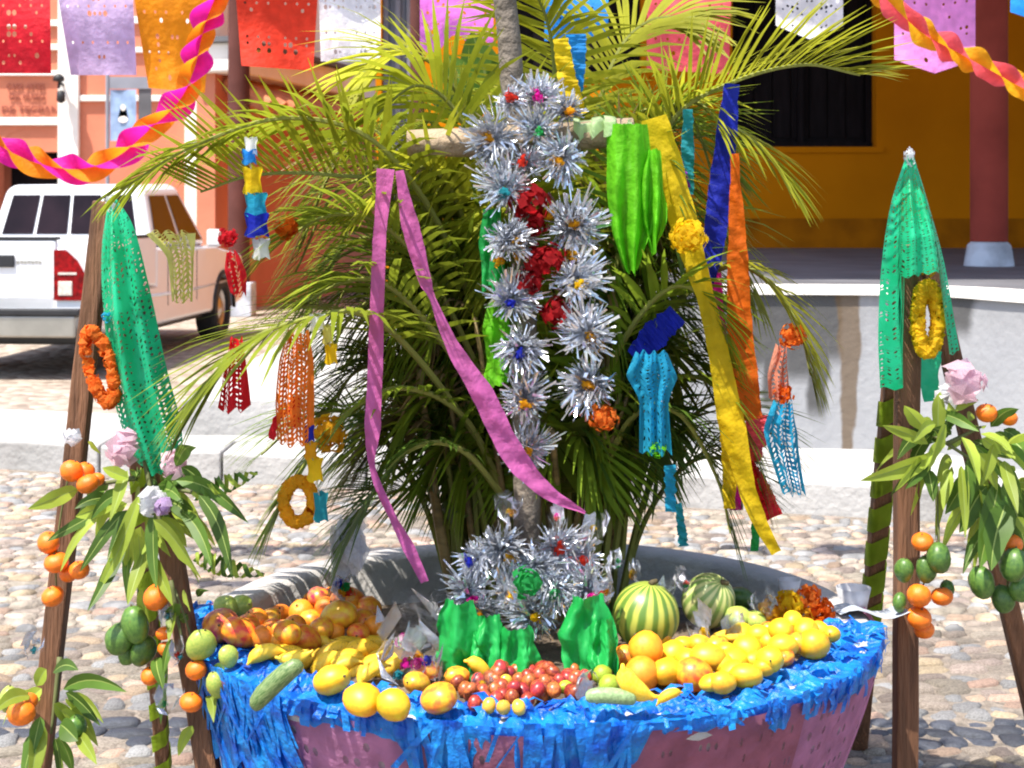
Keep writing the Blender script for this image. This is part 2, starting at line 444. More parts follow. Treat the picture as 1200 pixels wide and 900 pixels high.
# far cobbled road: stones too small to pick apart
def road_mat():
    m = bpy.data.materials.new('far_cobbles'); m.use_nodes = True
    N = m.node_tree.nodes; L = m.node_tree.links; bs = N["Principled BSDF"]
    tc = N.new("ShaderNodeTexCoord"); vo = N.new("ShaderNodeTexVoronoi"); vo.inputs["Scale"].default_value = 8.5; L.new(tc.outputs["Object"], vo.inputs["Vector"])
    sx = N.new("ShaderNodeSeparateColor"); L.new(vo.outputs["Color"], sx.inputs[0])
    cr = N.new("ShaderNodeValToRGB"); cr.color_ramp.elements[0].color = (.22, .17, .13, 1); cr.color_ramp.elements[1].color = (.42, .35, .28, 1); L.new(sx.outputs[0], cr.inputs[0])
    L.new(cr.outputs[0], bs.inputs["Base Color"]); bs.inputs["Roughness"].default_value = .85
    iv = N.new("ShaderNodeMath"); iv.operation = 'SUBTRACT'; iv.inputs[0].default_value = 1; L.new(vo.outputs["Distance"], iv.inputs[1])
    bp = N.new("ShaderNodeBump"); bp.inputs["Strength"].default_value = .9; bp.inputs["Distance"].default_value = .05; L.new(iv.outputs[0], bp.inputs["Height"]); L.new(bp.outputs[0], bs.inputs["Normal"])
    return m
M['road'] = road_mat()

# ------------------------------------------------------------------ ground, steps, plaza
b = MB(); b.add([(-400, -60, 0), (400, -60, 0), (400, 900, 0), (-400, 900, 0)], [(0, 1, 2, 3)])
ground = tag(b.build('ground', M['mortar']), kind='structure')
b = MB(); b.add([(-60, 9.6, .012), (-2.02, 9.3, .012), (-2.02, 60, .012), (-60, 60, .012)], [(0, 1, 2, 3)])
tag(b.build('road', M['road']), kind='structure')

# lower step: its front edge runs slightly away to the left
def edge_y(x): return 8.02 - 0.292 * x
SX = [-14, -8, -4, -1, 1.5, 4, 9, 16]
def prism_strip(y0f, y1f, z0, z1f, xs):
    mb = MB()
    for i in range(len(xs) - 1):
        a, c = xs[i], xs[i + 1]
        mb.add([(a, y0f(a), z0), (c, y0f(c), z0), (c, y0f(c), z1f(c)), (a, y0f(a), z1f(a)),
                (c, y1f(c), z1f(c)), (a, y1f(a), z1f(a)), (a, y1f(a), z0), (c, y1f(c), z0)],
               [(0, 1, 2, 3), (3, 2, 4, 5), (6, 5, 4, 7)])
    return mb
lstep = tag(prism_strip(lambda x: edge_y(x) + .42, lambda x: edge_y(x) + 1.3, -.05, lambda x: .164, SX).build('lower_step', M['step']), kind='structure')
kx = -9.0
while kx < 9:
    kw = R.uniform(.75, 1.25)
    zt_ = .17 + R.uniform(-.006, .006); yo = R.uniform(-.012, .012)
    kb = MB(); x0_, x1_ = kx + .006, kx + kw - .006
    f0, f1 = edge_y(x0_) + yo, edge_y(x1_) + yo
    kb.add([(x0_, f0, -.05), (x1_, f1, -.05), (x1_, f1, zt_), (x0_, f0, zt_), (x0_, f0 + .41 - yo, -.05), (x1_, f1 + .41 - yo, -.05), (x1_, f1 + .41 - yo, zt_), (x0_, f0 + .41 - yo, zt_)],
           [(0, 1, 2, 3), (3, 2, 6, 7), (4, 7, 6, 5), (0, 3, 7, 4), (1, 5, 6, 2)])
    kb.build('kerb_stone', M['step'], lstep, bevel=.018, seg=3)
    kx += kw
def up_y(x): return edge_y(x) + .55 + .13 * (x + 2)
mb = MB()
xs = [-2.02, -1.5, -1, -.5, 0, .35]
def up_f(x): return up_y(x) + .10 * math.sin((x + 2) * 1.6)
for i in range(len(xs) - 1):
    a, c = xs[i], xs[i + 1]
    mb.add([(a, up_f(a), -.05), (c, up_f(c), -.05), (c, up_f(c), .375), (a, up_f(a), .375), (c, 17.4, .375), (a, 17.4, .375)], [(0, 1, 2, 3), (3, 2, 4, 5)])
mb.add([(-2.02, up_f(-2.02), -.05), (-2.02, up_f(-2.02), .375), (-2.02, 17.4, .375), (-2.02, 17.4, -.05)], [(0, 1, 2, 3)])
tag(mb.build('upper_step', M['step']), kind='structure')
TZ = 1.10
wl_ = smooth_path([Vector((.36, 8.78, 0)), Vector((1.1, 8.70, 0)), Vector((2.09, 8.60, 0)), Vector((2.46, 8.42, 0)), Vector((2.72, 7.90, 0)), Vector((3.2, 7.2, 0)), Vector((4.2, 6.6, 0))], 60)
rw = empty('retaining_wall', (0, 0, 0), 'pale plastered retaining wall with brown drip stains below the portico', 'wall')
mb = MB()
for p, q in zip(wl_, wl_[1:]):
    for k in range(6):
        z0_, z1_ = .0 + (TZ - .045) * k / 6, .0 + (TZ - .045) * (k + 1) / 6
        mb.add([(p.x, p.y, z0_), (q.x, q.y, z0_), (q.x, q.y, z1_), (p.x, p.y, z1_)], [(0, 1, 2, 3)])
mb.add([(.36, 8.78, 0), (.36, 8.78, TZ - .045), (.36, 17.4, TZ - .045), (.36, 17.4, 0)], [(0, 1, 2, 3)])
mb.build('plaster_face', M['stained'], rw, True)
mb = MB(); fr_w = frames(wl_)
for i in range(len(wl_) - 1):
    vs = []
    for j in (i, i + 1):
        t_ = fr_w[j][0]; nrm = Vector((t_.y, -t_.x, 0)).normalized()
        o_, i_ = wl_[j] + nrm * .025, wl_[j] - nrm * .30
        vs += [(o_.x, o_.y, TZ - .045), (o_.x, o_.y, TZ), (i_.x, i_.y, TZ)]
    mb.add(vs, [(0, 3, 4, 1), (1, 4, 5, 2)])
mb.build('coping', M['cream'], rw)
mb = MB(); vs = [(p.x - .1 * 0, p.y + .06, TZ - .006) for p in wl_] + [(14, 6.5, TZ - .006), (14, 17.5, TZ - .006), (.37, 17.5, TZ - .006)]
mb.add(vs, [tuple(range(len(vs)))])
tag(mb.build('terrace_floor', M['veranda']), kind='structure')

# cobbles: flattened irregular domes
def stone_mesh(k, m):
    r = random.Random(100 + k); mb = MB()
    n = 10; ph = r.random() * 6
    rad = [(1 + .14 * math.sin(2 * a + ph) + .10 * math.sin(3 * a + ph * 2) + r.uniform(-.08, .08)) * min(1.22, 1 / max(abs(math.cos(a)), abs(math.sin(a)))) * .93 for a in [2 * PI * i / n for i in range(n)]]
    vs = []
    for lv, (sc_, z) in enumerate(((1.0, -.5), (.96, .10), (.80, .34))):
        for i in range(n):
            a = 2 * PI * i / n
            vs.append((.5 * sc_ * rad[i] * math.cos(a), .5 * sc_ * rad[i] * math.sin(a), z + r.uniform(-.02, .02)))
    vs.append((.03, .02, .46))
    fs = [(l * n + i, l * n + (i + 1) % n, (l + 1) * n + (i + 1) % n, (l + 1) * n + i) for l in range(2) for i in range(n)]
    fs += [(2 * n + i, 2 * n + (i + 1) % n, 3 * n) for i in range(n)]
    mb.add(vs, fs)
    return mb.mesh('cobblestone', m, True)
SM = [stone_mesh(k, M['stone' + q]) for k, q in enumerate(('', '', '', '2', '', '3', '2', '', '3'))]
DM = [stone_mesh(k + 20, M['dark_stone']) for k in range(4)]
PCX, PCY, PR, PZ = .050, 3.44, .77, .62       # planter bowl
near, far_ = [], MB()
y = 3.2
while y < 9.2:
    rowh = R.uniform(.06, .10)
    x = -y * .40 + R.uniform(-.1, 0)
    while x < y * .40:
        w = R.choice([R.uniform(.06, .10), R.uniform(.09, .16)])
        cx, cy = x + w / 2, y + rowh / 2 + R.uniform(-.016, .016)
        x += w * 1.0
        if cy > edge_y(cx) - .08: continue
        if (cx - PCX) ** 2 + (cy - PCY) ** 2 < .5 ** 2: continue
        near.append((cx, cy, w * 1.06, rowh * 1.06))
    y += rowh
def seen(s):
    px, py = proj(Vector((s[0], s[1], 0)))
    if px < -20 or px > 1220 or py > 915: return False
    return px < 250 or px > 960
cand = sorted([s for s in near if seen(s)], key=lambda s: s[1])
chosen = set(cand[:290])
for s in near:
    rz = R.uniform(-.5, .5); hz = R.uniform(.028, .055)
    dark = 4.33 < s[1] - .03 * math.sin(s[0] * 3) < 4.52
    if s in chosen:
        o = inst(R.choice(DM if dark else SM), 'cobblestone', (s[0], s[1], R.uniform(-.012, -.002)), (R.uniform(-.1, .1), R.uniform(-.1, .1), rz), (s[2], s[3], hz), ground)
    else:
        me = R.choice(SM); mtx = Matrix.Rotation(rz, 3, 'Z')
        far_.add([mtx @ Vector((v.co.x * s[2], v.co.y * s[3], v.co.z * hz)) + Vector((s[0], s[1], -.006)) for v in me.vertices],
                 [tuple(p.vertices) for p in me.polygons], 3 if dark else {'cobble_stone': 0, 'grey_cobble': 1, 'warm_cobble': 2}[me.materials[0].name])
o = far_.build('cobbles', [M['stone'], M['stone2'], M['stone3'], M['dark_stone']], ground, True); tag(o, kind='stuff')

# ------------------------------------------------------------------ buildings
def wall_with_openings(mb, x0, x1, z0, z1, y, t, ops, m=0):
    """wall facing -y, ops: (xa, xb, za, zb) sorted in x, not overlapping"""
    x = x0
    for xa, xb, za, zb in ops:
        if xa > x: mb.span((x, y, z0), (xa, y + t, z1), m)
        if za > z0: mb.span((xa, y, z0), (xb, y + t, za), m)
        if zb < z1: mb.span((xa, y, zb), (xb, y + t, z1), m)
        x = xb
    if x < x1: mb.span((x, y, z0), (x1, y + t, z1), m)

def X(px, d): return (px - HX) / F * d
def Z(py, d): return CH - (py - HY) / F * d

D = 17.5
bo = empty('ochre_building', (X(800, D), D, 0), 'dark ochre colonial building with black shuttered window behind a shaded portico', 'building')
L0 = bo.location
def rel(b_, name, m, parent, root, **k):
    for v in b_.v: v -= root
    return b_.build(name, m, parent, **k)
ops = [(X(447, D), X(482, D), 1.1, 4.3), (X(596, D), X(752, D), Z(88, D), 4.5), (X(858, D), X(1027, D), Z(172, D), 4.5)]  # the narrow first one is added, filled grey for wall shade
b = MB(); wall_with_openings(b, X(440, D), X(1760, D), 0, 6.4, D, .5, ops)
rel(b, 'wall', M['ochre'], bo, L0)
for (xa, xb, za, zb) in ops:
    mt = M['greywall'] if za < 1.2 else M['darkwood']  # grey colour stands in for shade on the wall; dark shutters elsewhere
    b = MB(); b.span((xa, D + .30, za), (xb, D + .34, zb)); w = rel(b, 'window', mt, bo, L0)
    b = MB()
    for xx in (xa + .035, xb - .035, (xa + xb) / 2): b.span((xx - .03, D + .20, za + .06), (xx + .03, D + .30, zb))
    b.span((xa, D + .18, za), (xb, D + .30, za + .06)); rel(b, 'frame', mt, w, L0)
    k = max(2, int((xb - xa) / .22))
    for i in range(k):
        u0 = xa + .08 + (xb - xa - .16) * i / k
        b = MB(); b.span((u0 + .012, D + .275, za + .12), (u0 + (xb - xa - .16) / k - .012, D + .30, zb - .06)); rel(b, 'shutter_board', mt, w, L0)
    if za > 1.2:
        b = MB(); b.span((xa - .08, D - .035, za - .07), (xb + .08, D - .002, za - .003)); rel(b, 'sill', M['ochre'], w, L0)
b = MB(); b.span((X(600, D) + .6, 8.5, 4.7), (X(1800, D), D + .5, 4.85)); rel(b, 'portico_roof', M['tile'], bo, L0)
b = MB(); b.span((X(440, D), D + .5, 0), (X(1760, D), D + 9, 6.4)); rel(b, 'rear_volume', M['ochre'], bo, L0)
M['stainband'] = mat('ochre_damp_band', (.20, .062, .004), .95, .3, 2.2, bump=.3, bscale=9, base2=(.40, .13, .004), spec=.05, detail=10, lo=.3, hi=.62)
b = MB(); b.span((X(440, D), D - .004, 1.1), (X(1760, D), D - .001, 1.1 + .34)); rel(b, 'damp_band', M['stainband'], bo, L0)
for pxc, dc in ((1159, 12.0), (1560, 12.0)):
    cx, hw = X(pxc, dc), S(21.5, dc)
    b = MB(); b.lathe([(hw * .99, 1.29), (hw, 2), (hw * .97, 4.7)], 24, c=(cx, dc, 0)); c = rel(b, 'column', M['maroon_col'], bo, L0, smooth=True)
    b = MB(); b.lathe([(hw * 1.33, 1.093), (hw * 1.30, 1.13), (hw * 1.15, 1.26), (hw * 1.02, 1.28), (hw * .9, 1.29)], 24, c=(cx, dc, 0)); rel(b, 'column_base', M['plinth'], c, L0, smooth=True)

# side colonnade columns (maroon, standing on the plaza edge)
for pxc, wpx, d, lab in ((280, 25, 21.5, 'slim dark maroon column rising beside the orange paper banner'), (489, 17, 16.2, 'slim rust coloured column behind the palm crown')):
    r_ = S(wpx / 2, d); cx = X(pxc, d)
    e = empty('portico_column', (cx, d, 0), lab, 'column', 'free standing portico columns')
    b = MB(); b.lathe([(r_, .5), (r_ * 1.02, 2.5), (r_ * .97, 5.2)], 18); b.build('shaft', M['brown_col'], e, True)
    b = MB(); b.box((0, 0, .25), (r_ * 2.8, r_ * 2.8, .5)); b.build('base', M['plinth'], e, bevel=.02)
    b = MB(); b.box((0, 0, 5.3), (r_ * 2.7, r_ * 2.7, .2)); b.build('capital', M['cream'], e, bevel=.02)

# salmon building across the street
D = 34.0
bs_ = empty('salmon_building', (X(80, D), D, 0), 'salmon pink building with cream pilasters and arched entrance beyond the pickup', 'building'); L0 = bs_.location
ax, ar = X(36, D), S(38, D)
b = MB(); wall_with_openings(b, X(-400, D), X(262, D), 0, 8.5, D, .4, [(ax - ar, ax + ar, 0, Z(178, D))])
rel(b, 'wall', M['salmon'], bs_, L0)
b = MB()   # spandrel that closes the arch
zs = Z(178, D); n = 14
for i in range(n):
    a0, a1 = PI * i / n, PI * (i + 1) / n
    p = [(ax - ar * math.cos(a), zs + ar * .72 * math.sin(a)) for a in (a0, a1)]
    b.add([(p[0][0], D - .012, p[0][1]), (p[1][0], D - .012, p[1][1]), (p[1][0], D - .012, zs + ar * .8), (p[0][0], D - .012, zs + ar * .8),
           (p[0][0], D + .3, p[0][1]), (p[1][0], D + .3, p[1][1])], [(0, 1, 2, 3), (0, 4, 5, 1)])
# wall above the springing is re-cut as an arch by lowering the wall opening
rel(b, 'arch', M['salmon'], bs_, L0)
b = MB(); b.span((ax - ar, D + .9, 0), (ax + ar, D + .95, zs + ar)); dr = rel(b, 'doorway', M['darkwood'], bs_, L0)
b = MB(); b.span((X(30, D), D + .6, Z(176, D)), (X(62, D), D + .65, Z(155, D))); rel(b, 'transom', M['greywall'], dr, L0)
for x0, x1 in ((70, 94), (218, 236), (-90, -66), (244, 262)):
    b = MB(); b.span((X(x0, D), D - .16, 0), (X(x1, D), D - .01, 8.5)); rel(b, 'pilaster', M['cream'], bs_, L0, bevel=.02)
for x0, x1, y0, y1 in ((-66, 70, 138, 147), (94, 218, 112, 119), (-66, 70, 83, 89), (94, 218, 56, 62), (-66, 70, 52, 59), (-66, 70, 24, 31), (94, 218, 20, 28)):
    b = MB(); b.span((X(x0, D), D - .10, Z(y1, D)), (X(x1, D), D - .01, Z(y0, D))); rel(b, 'moulding', M['cream'], bs_, L0, bevel=.015)
b = MB(); b.span((X(-300, D), D + .96, 0), (X(262, D), D + 14, 8.5)); rel(b, 'rear_volume', M['salmon'], bs_, L0)
# lettering over the arch (too soft in the photograph to be sure of every character)
M['letter'] = mat('brown_letters', (.27, .075, .05), .8, .1)
for txt, px, py, wd in (("CASA ARTES", 8, 105, 44), ("DEL MUSEO", 11, 117, 41), ("DE TECPAN", 2, 133, 66)):
    cu = bpy.data.curves.new('lettering', 'FONT'); cu.body = txt; cu.size = .23; cu.extrude = .01
    o = bpy.data.objects.new('lettering', cu); col.objects.link(o); o.parent = bs_
    bpy.context.view_layer.update()
    s = S(wd, D) / max(o.dimensions.x, .01)
    o.scale = (s, max(s, .85), 1); o.rotation_euler = (PI / 2, 0, 0)
    o.location = Vector((X(px, D), D - .03, Z(py, D))) - L0
    cu.materials.append(M['letter'])
    me = bpy.data.meshes.new_from_object(o); loc_, sc_ = o.location.copy(), o.scale.copy()
    bpy.data.objects.remove(o)
    inst(me, 'lettering', loc_, (PI / 2, 0, 0), tuple(sc_), bs_)
b = MB(); b.tube([Vector((0, 0, 0)), Vector((0, -.25, .05)), Vector((0, -.3, -.1))], .035); 
wl = empty('wall_lamp', (X(76, D), D - .16, Z(100, D)), 'small dark lamp fixed to the cream pilaster', 'lamp')
b.build('bracket', M['blackplastic'], wl)
b = MB(); b.lathe([(.03, .14), (.12, .08), (.13, -.02), (.02, -.04)], 12, c=(0, -.3, .08)); b.build('shade', M['blackplastic'], wl, True)
b = MB(); b.lathe([(.02, .05), (.09, .02), (.10, -.18), (.03, -.24)], 12, c=(0.05, -.3, -.2)); b.build('lantern', M['blackplastic'], wl, True)

# blue printed street banner on a pole
d = 30.0
e = empty('street_banner', (X(126, d), d, 0), 'blue printed vertical banner on a pole in front of the salmon wall', 'banner')
b = MB(); b.tube([Vector((0, 0, 0)), Vector((0, 0, 4.6))], .04, 8); b.build('pole', M['greywall'], e)
b = MB(); b.sheet(6, 10, lambda u, v: (.05 + u * S(31, d), .02 * math.sin(u * 5), Z(165, d) + v * S(60, d))); p = b.build('print', M['bannerblue'], e)
b = MB(); b.sheet(10, 8, lambda u, v: (.05 + S(15.5, d) + S(6 - 3 * v, d) * math.sin(u * 2 * PI), -.015, Z(140, d) + S(14, d) * v + S(4, d) * math.cos(u * 2 * PI))); b.build('figure', M['cream'], p)
b = MB(); b.span((.05 + S(33, d), 0.02, Z(165, d)), (.05 + S(48, d), .04, Z(92, d))); b.build('side_print', M['veranda'], e)
b = MB(); b.span((.02, -.01, Z(104, d)), (.05 + S(48, d), .03, Z(90, d))); b.build('top_band', M['greywall'], e)

# salmon house whose facade runs away to the right, with a cream cornice
A, B = Vector((X(252, 22), 22, 0)), Vector((X(520, 33), 33, 0))
dv = (B - A); Lh = dv.length; rot = math.atan2(dv.y, dv.x)
e = empty('salmon_house', A, 'low salmon house with a thick cream cornice and tiled roof behind the palm', 'building', rz=rot)
b = MB(); b.span((0, 0, 0), (Lh, .3, 3.55)); b.build('wall', M['salmon'], e)
b = MB(); b.span((-.2, -.35, 3.55), (Lh, .3, 3.98)); b.build('cornice', M['cream'], e, bevel=.03)
b = MB(); b.span((-.3, -.45, 3.98), (Lh, .35, 4.06)); cp = b.build('coping', M['veranda'], e)
b = MB(); b.span((.0, .05, 4.06), (Lh, .28, 8.0)); b.build('upper_storey', M['cream'], e)
for i in range(26):
    b = MB(); x0 = .2 + i * (Lh - .3) / 26
    b.tube([Vector((x0 + .15, -.75, 3.05)), Vector((x0 + .15, -.02, 3.42))], .13, 8); b.build('roof_tile', M['tile'], e)
b = MB(); b.lathe([(.02, .12), (.18, .08), (.22, -.04), (.02, -.1)], 14, c=(Lh * .62, -.7, 3.0)); b.build('lamp', M['blackplastic'], e, True)

# ------------------------------------------------------------------ vehicles
def wheel(parent, c, r, side):
    b = MB(); b.lathe([(r * .62, -.12), (r * .93, -.12), (r, -.08), (r, .08), (r * .93, .12), (r * .62, .12), (r * .62, -.12)], 24)
    rt = Matrix.Rotation(PI / 2, 3, 'Y')
    b.v = [rt @ v for v in b.v]
    t = b.build('wheel', M['rubber'], parent, True); t.location = c
    b = MB(); b.lathe([(r * .61, .08), (r * .5, .03), (r * .2, .09), (.01, .1)], 20)
    b.v = [rt @ (Vector((v.x, v.y, v.z * side))) for v in b.v]
    b.build('rim', M['rim'], t, True)

def vehicle(root, bed, Lc, wid, zb, zroof):
    """local +Y forward, tail at y=0"""
    hw = wid / 2
    wc = (1.12, Lc - .98); wr = .38
    def arch(c):
        return [(c + (wr + .07) * math.cos(a), .36 + (wr + .07) * math.sin(a)) for a in [PI - PI * k / 8 for k in range(9)]]
    top = [(Lc - .02, .62), (Lc, .8), (Lc - .15, 1.0), (Lc - 1.15, 1.10), (Lc - 1.3, 1.13)]
    prof = [(0, .46)] + arch(wc[0]) + arch(wc[1]) + [(Lc - .1, .42)] + top
    prof += [(1.72, 1.16), (1.72, .80), (0, .80)] if bed else [(.1, 1.14), (0, 1.0)]
    prof = [(y_, max(z_, .36)) for y_, z_ in prof]
    b = MB(); n = len(prof)
    b.add([(-hw, y_, z_) for y_, z_ in prof] + [(hw, y_, z_) for y_, z_ in prof],
          [tuple(range(n)), tuple(reversed(range(n, 2 * n)))] + [(i, n + i, n + (i + 1) % n, (i + 1) % n) for i in range(n)])
    body = b.build('body', M['carpaint'], root, bevel=.05, seg=4)
    b = MB(); b.span((-hw + .15, .3, .3), (hw - .15, Lc - .3, .5)); b.build('underbody', M['blackplastic'], root)
    y0 = 1.74 if bed else .12
    zt = zroof
    hb, ht = hw - .05, hw - .21
    P = dict(rb=(y0, 1.15), rt=(y0 + (.16 if bed else .28), zt - .03), ft=(Lc - 2.2, zt), fb=(Lc - 1.42, 1.13))
    vs = []
    for s in (-1, 1):
        vs += [(s * hb, *P['rb']), (s * ht, *P['rt']), (s * ht, *P['ft']), (s * hb, *P['fb'])]
    b = MB(); b.add(vs, [(0, 1, 2, 3), (7, 6, 5, 4), (0, 4, 5, 1), (1, 5, 6, 2), (2, 6, 7, 3), (3, 7, 4, 0)])
    cab = b.build('cab', M['carpaint'], root, bevel=.10, seg=4)
    # side windows as panels 4 mm proud of the tapered flank
    def flank(s, u, v):
        lo_ = Vector((s * hb, *P['rb'])).lerp(Vector((s * hb, *P['fb'])), u)
        hi_ = Vector((s * ht, *P['rt'])).lerp(Vector((s * ht, *P['ft'])), u)
        return lo_.lerp(hi_, v) + Vector((s * .006, 0, .003))
    for s in (-1, 1):
        for u0, u1, u2, u3 in ((.07, .46, .12, .50), (.51, .90, .55, .86)):
            b = MB(); b.sheet(6, 4, lambda u, v: flank(s, (u0 + (u1 - u0) * u) * (1 - v) + (u2 + (u3 - u2) * u) * v, .10 + .72 * v)); b.build('side_window', M['carglass'], cab)
    # rear glass in panes
    k = 4 if bed else 2
    for i in range(k):
        u0, u1 = -.86 + 1.72 * i / k + .02, -.86 + 1.72 * (i + 1) / k - .02
        def rear(u, v):
            uu = u0 + (u1 - u0) * u
            a_ = Vector((uu * hb, *P['rb'])); c_ = Vector((uu * ht, *P['rt']))
            return a_.lerp(c_, .22 + .62 * v) + Vector((0, -.008, 0))
        b = MB(); b.sheet(3, 3, rear); b.build('rear_window', M['carglass'], cab)
    b = MB(); b.sheet(4, 3, lambda u, v: Vector(((u * 2 - 1) * .86 * hb, *P['fb'])).lerp(Vector(((u * 2 - 1) * .86 * ht, *P['ft'])), .1 + .78 * v) + Vector((0, .008, .006))); b.build('windscreen', M['carglass'], cab)
    for s in (-1, 1):
        b = MB(); b.box((s * (hw + .09), Lc - 1.75, 1.22), (.16, .08, .2)); b.build('mirror', M['carpaint'], root, bevel=.03)
        for c in wc:
            wheel(root, (s * (hw - .13), c, wr), wr, s)
            b = MB(); b.tube([Vector((s * (hw + .004), y_, z_)) for y_, z_ in arch(c)], .022, 6); b.build('arch_lip', M['blackplastic'], root, True)
        b = MB(); b.tube([Vector((s * (hw - .012), .5, .70)), Vector((s * (hw - .004), Lc * .5, .66)), Vector((s * (hw - .02), Lc - .4, .70))], .02, 6); b.build('side_crease', M['carpaint'], root, True)
        b = MB(); b.box((s * (hw + .003), Lc * .52, 1.0), (.012, .16, .035)); b.build('door_handle', M['chrome'], root)
        for yy in (Lc * .40, Lc * .60): 
            b = MB(); b.box((s * (hw + .001), yy, .82), (.006, .012, .55)); b.build('door_seam', M['blackplastic'], root)
    return hw

d = 13.5
t = empty('pickup_truck', (-4.66, d, 0), 'white pickup truck seen from its tailgate, parked on the cobbled street', 'pickup', rz=math.radians(-4.2))
hw = vehicle(t, True, 5.3, 1.85, .4, 1.83)
for s in (-1, 1):
    b = MB(); b.span((s * hw - .06 * (s > 0), .06, .78), (s * hw + .06 * (s < 0), 1.74, 1.27)); b.build('bed_side', M['carpaint'], t, bevel=.02)
    b = MB(); b.span((s * hw - .09 * (s > 0) + .004 * s, .05, 1.27), (s * hw + .09 * (s < 0) + .004 * s, 1.74, 1.295)); b.build('bed_rail', M['blackplastic'], t, bevel=.008)
    # tail light: outline seen from behind with a slanted outer edge, 8 cm deep
    zz = [(-.0, .74), (.0, 1.17), (.10, 1.17), (.20, 1.08), (.34, .84), (.34, .77), (.30, .74)]
    b = MB(); n = len(zz)
    xs_ = lambda q: s * (hw - .505 + q + .13)
    b.add([(xs_(q), -.022, z_) for q, z_ in zz] + [(xs_(q), .08, z_) for q, z_ in zz], [tuple(range(n)), tuple(reversed(range(n, 2 * n)))] + [(i, (i + 1) % n, n + (i + 1) % n, n + i) for i in range(n)])
    tl = b.build('tail_light', M['redlens'], t, bevel=.012)
    b = MB(); b.span((xs_(.03), -.03, .77), (xs_(.16), -.015, .90)); b.build('reversing_lamp', M['clearlens'], tl, bevel=.008)
    b = MB(); b.span((xs_(.03), -.028, .96), (xs_(.2), -.015, .98)); b.build('lens_bar', M['clearlens'], tl)
    b = MB(); b.span((s * (hw - .36), 0.012, .62), (s * hw - s * .004, .10, 1.265)); b.build('rear_corner', M['carpaint'], t, bevel=.03)
b = MB(); b.span((-hw + .375, 0.0, .64), (hw - .375, .07, 1.27)); tg = b.build('tailgate', M['carpaint'], t, bevel=.02)
b = MB(); b.span((-hw + .36, -.006, 1.27), (hw - .36, .09, 1.30)); b.build('tailgate_cap', M['blackplastic'], tg, bevel=.008)
b = MB(); b.box((0, -.012, 1.08), (.34, .03, .11)); b.build('handle', M['blackplastic'], tg, bevel=.01)
for i in range(7):      # small dark badge, characters not readable in the photograph
    b = MB(); b.box((.20 + i * .034, -.004, 1.07 + .004 * (i % 2)), (.024, .008, .026)); b.build('badge', M['chrome'], tg)
b = MB(); b.span((-hw + .12, -.16, .40), (hw - .14, .0, .60)); bp_ = b.build('rear_bumper', M['chrome'], t, bevel=.02)
b = MB(); b.span((-hw + .08, -.18, .60), (hw - .1, .0, .655)); b.build('bumper_step', M['blackplastic'], bp_, bevel=.01)
b = MB(); b.span((-hw + .06, -.05, .36), (hw - .06, .12, .45)); b.build('bumper_skirt', M['blackplastic'], bp_)

# ------------------------------------------------------------------ planter bowl
pl = empty('planter_bowl', (PCX, PCY, 0), 'round concrete planter bowl heaped with fruit, holding the palm', 'planter')
b = MB(); b.lathe([(.46, 0), (.50, .04), (.60, .16), (.67, .30), (.725, .46), (.755, .56), (.77, .585), (.77, .61), (.755, .62), (.69, .62), (.675, .605), (.66, .50), (.60, .40)], 64)
b.build('bowl', M['concrete'], pl, True)
def soil_z(x, y):
    f = min(1, max(0, (y - 3.42) / .35)); f = f * f * (3 - 2 * f)
    g = min(1, max(0, (-.25 - x) / .3)) * min(1, max(0, (y - 3.3) / .15))
    return .595 - .10 * max(f, g * .8)
b = MB(); n = 26
def soilp(u, v):
    a = u * 2 * PI; r_ = .667 * v
    x_, y_ = r_ * math.sin(a), -r_ * math.cos(a)
    return (x_, y_, soil_z(PCX + x_, PCY + y_) + .012 * noise.noise(Vector((x_ * 9, y_ * 9, 0))))
b.sheet(48, 14, soilp); b.build('soil', M['soil'], pl, True)

# pierced pink and dark red paper panels round the outside of the bowl
def bowl_r(z):
    pr = [(0, .46), (.04, .50), (.16, .60), (.30, .67), (.46, .725), (.56, .755), (.62, .77)]
    for (z0, r0), (z1, r1) in zip(pr, pr[1:]):
        if z <= z1: return r0 + (r1 - r0) * (z - z0) / (z1 - z0)
    return .77
panels = [(-100, -72, 'skirt'), (-72, -46, 'skirt'), (-46, -16, 'skirt'), (-16, 8, 'maroon'), (8, 27, 'maroon'), (27, 41, 'maroon'), (41, 72, 'skirt'), (72, 104, 'skirt')]
for i, (a0, a1, mt) in enumerate(panels):
    rr = random.Random(40 + i); b = MB()
    pat = {(p, q): rr.choice([0, 0, .28, .22, 0]) for p in range(8) for q in range(16)}
    def fp(u, v, a0=a0, a1=a1, i=i):
        a = math.radians(a0 + (a1 - a0) * u); z = .612 - .54 * v
        r_ = bowl_r(z) + .010 + .003 * (i % 2) + .004 * math.sin(u * 9 + v * 4 + i)
        return (PCX + r_ * math.sin(a), PCY - r_ * math.cos(a), z)
    b.sheet(16, 16, fp, lambda p, q: pat[(min(p, 15 - p), q)] if 0 < p < 15 and 0 < q < 15 else 0)
    for v_ in b.v: v_ -= pl.location
    tag(b.build('paper_panel', M[mt], pl, smooth=True), 'pink pierced paper wrap' if mt == 'skirt' else 'dark red pierced paper wrap')

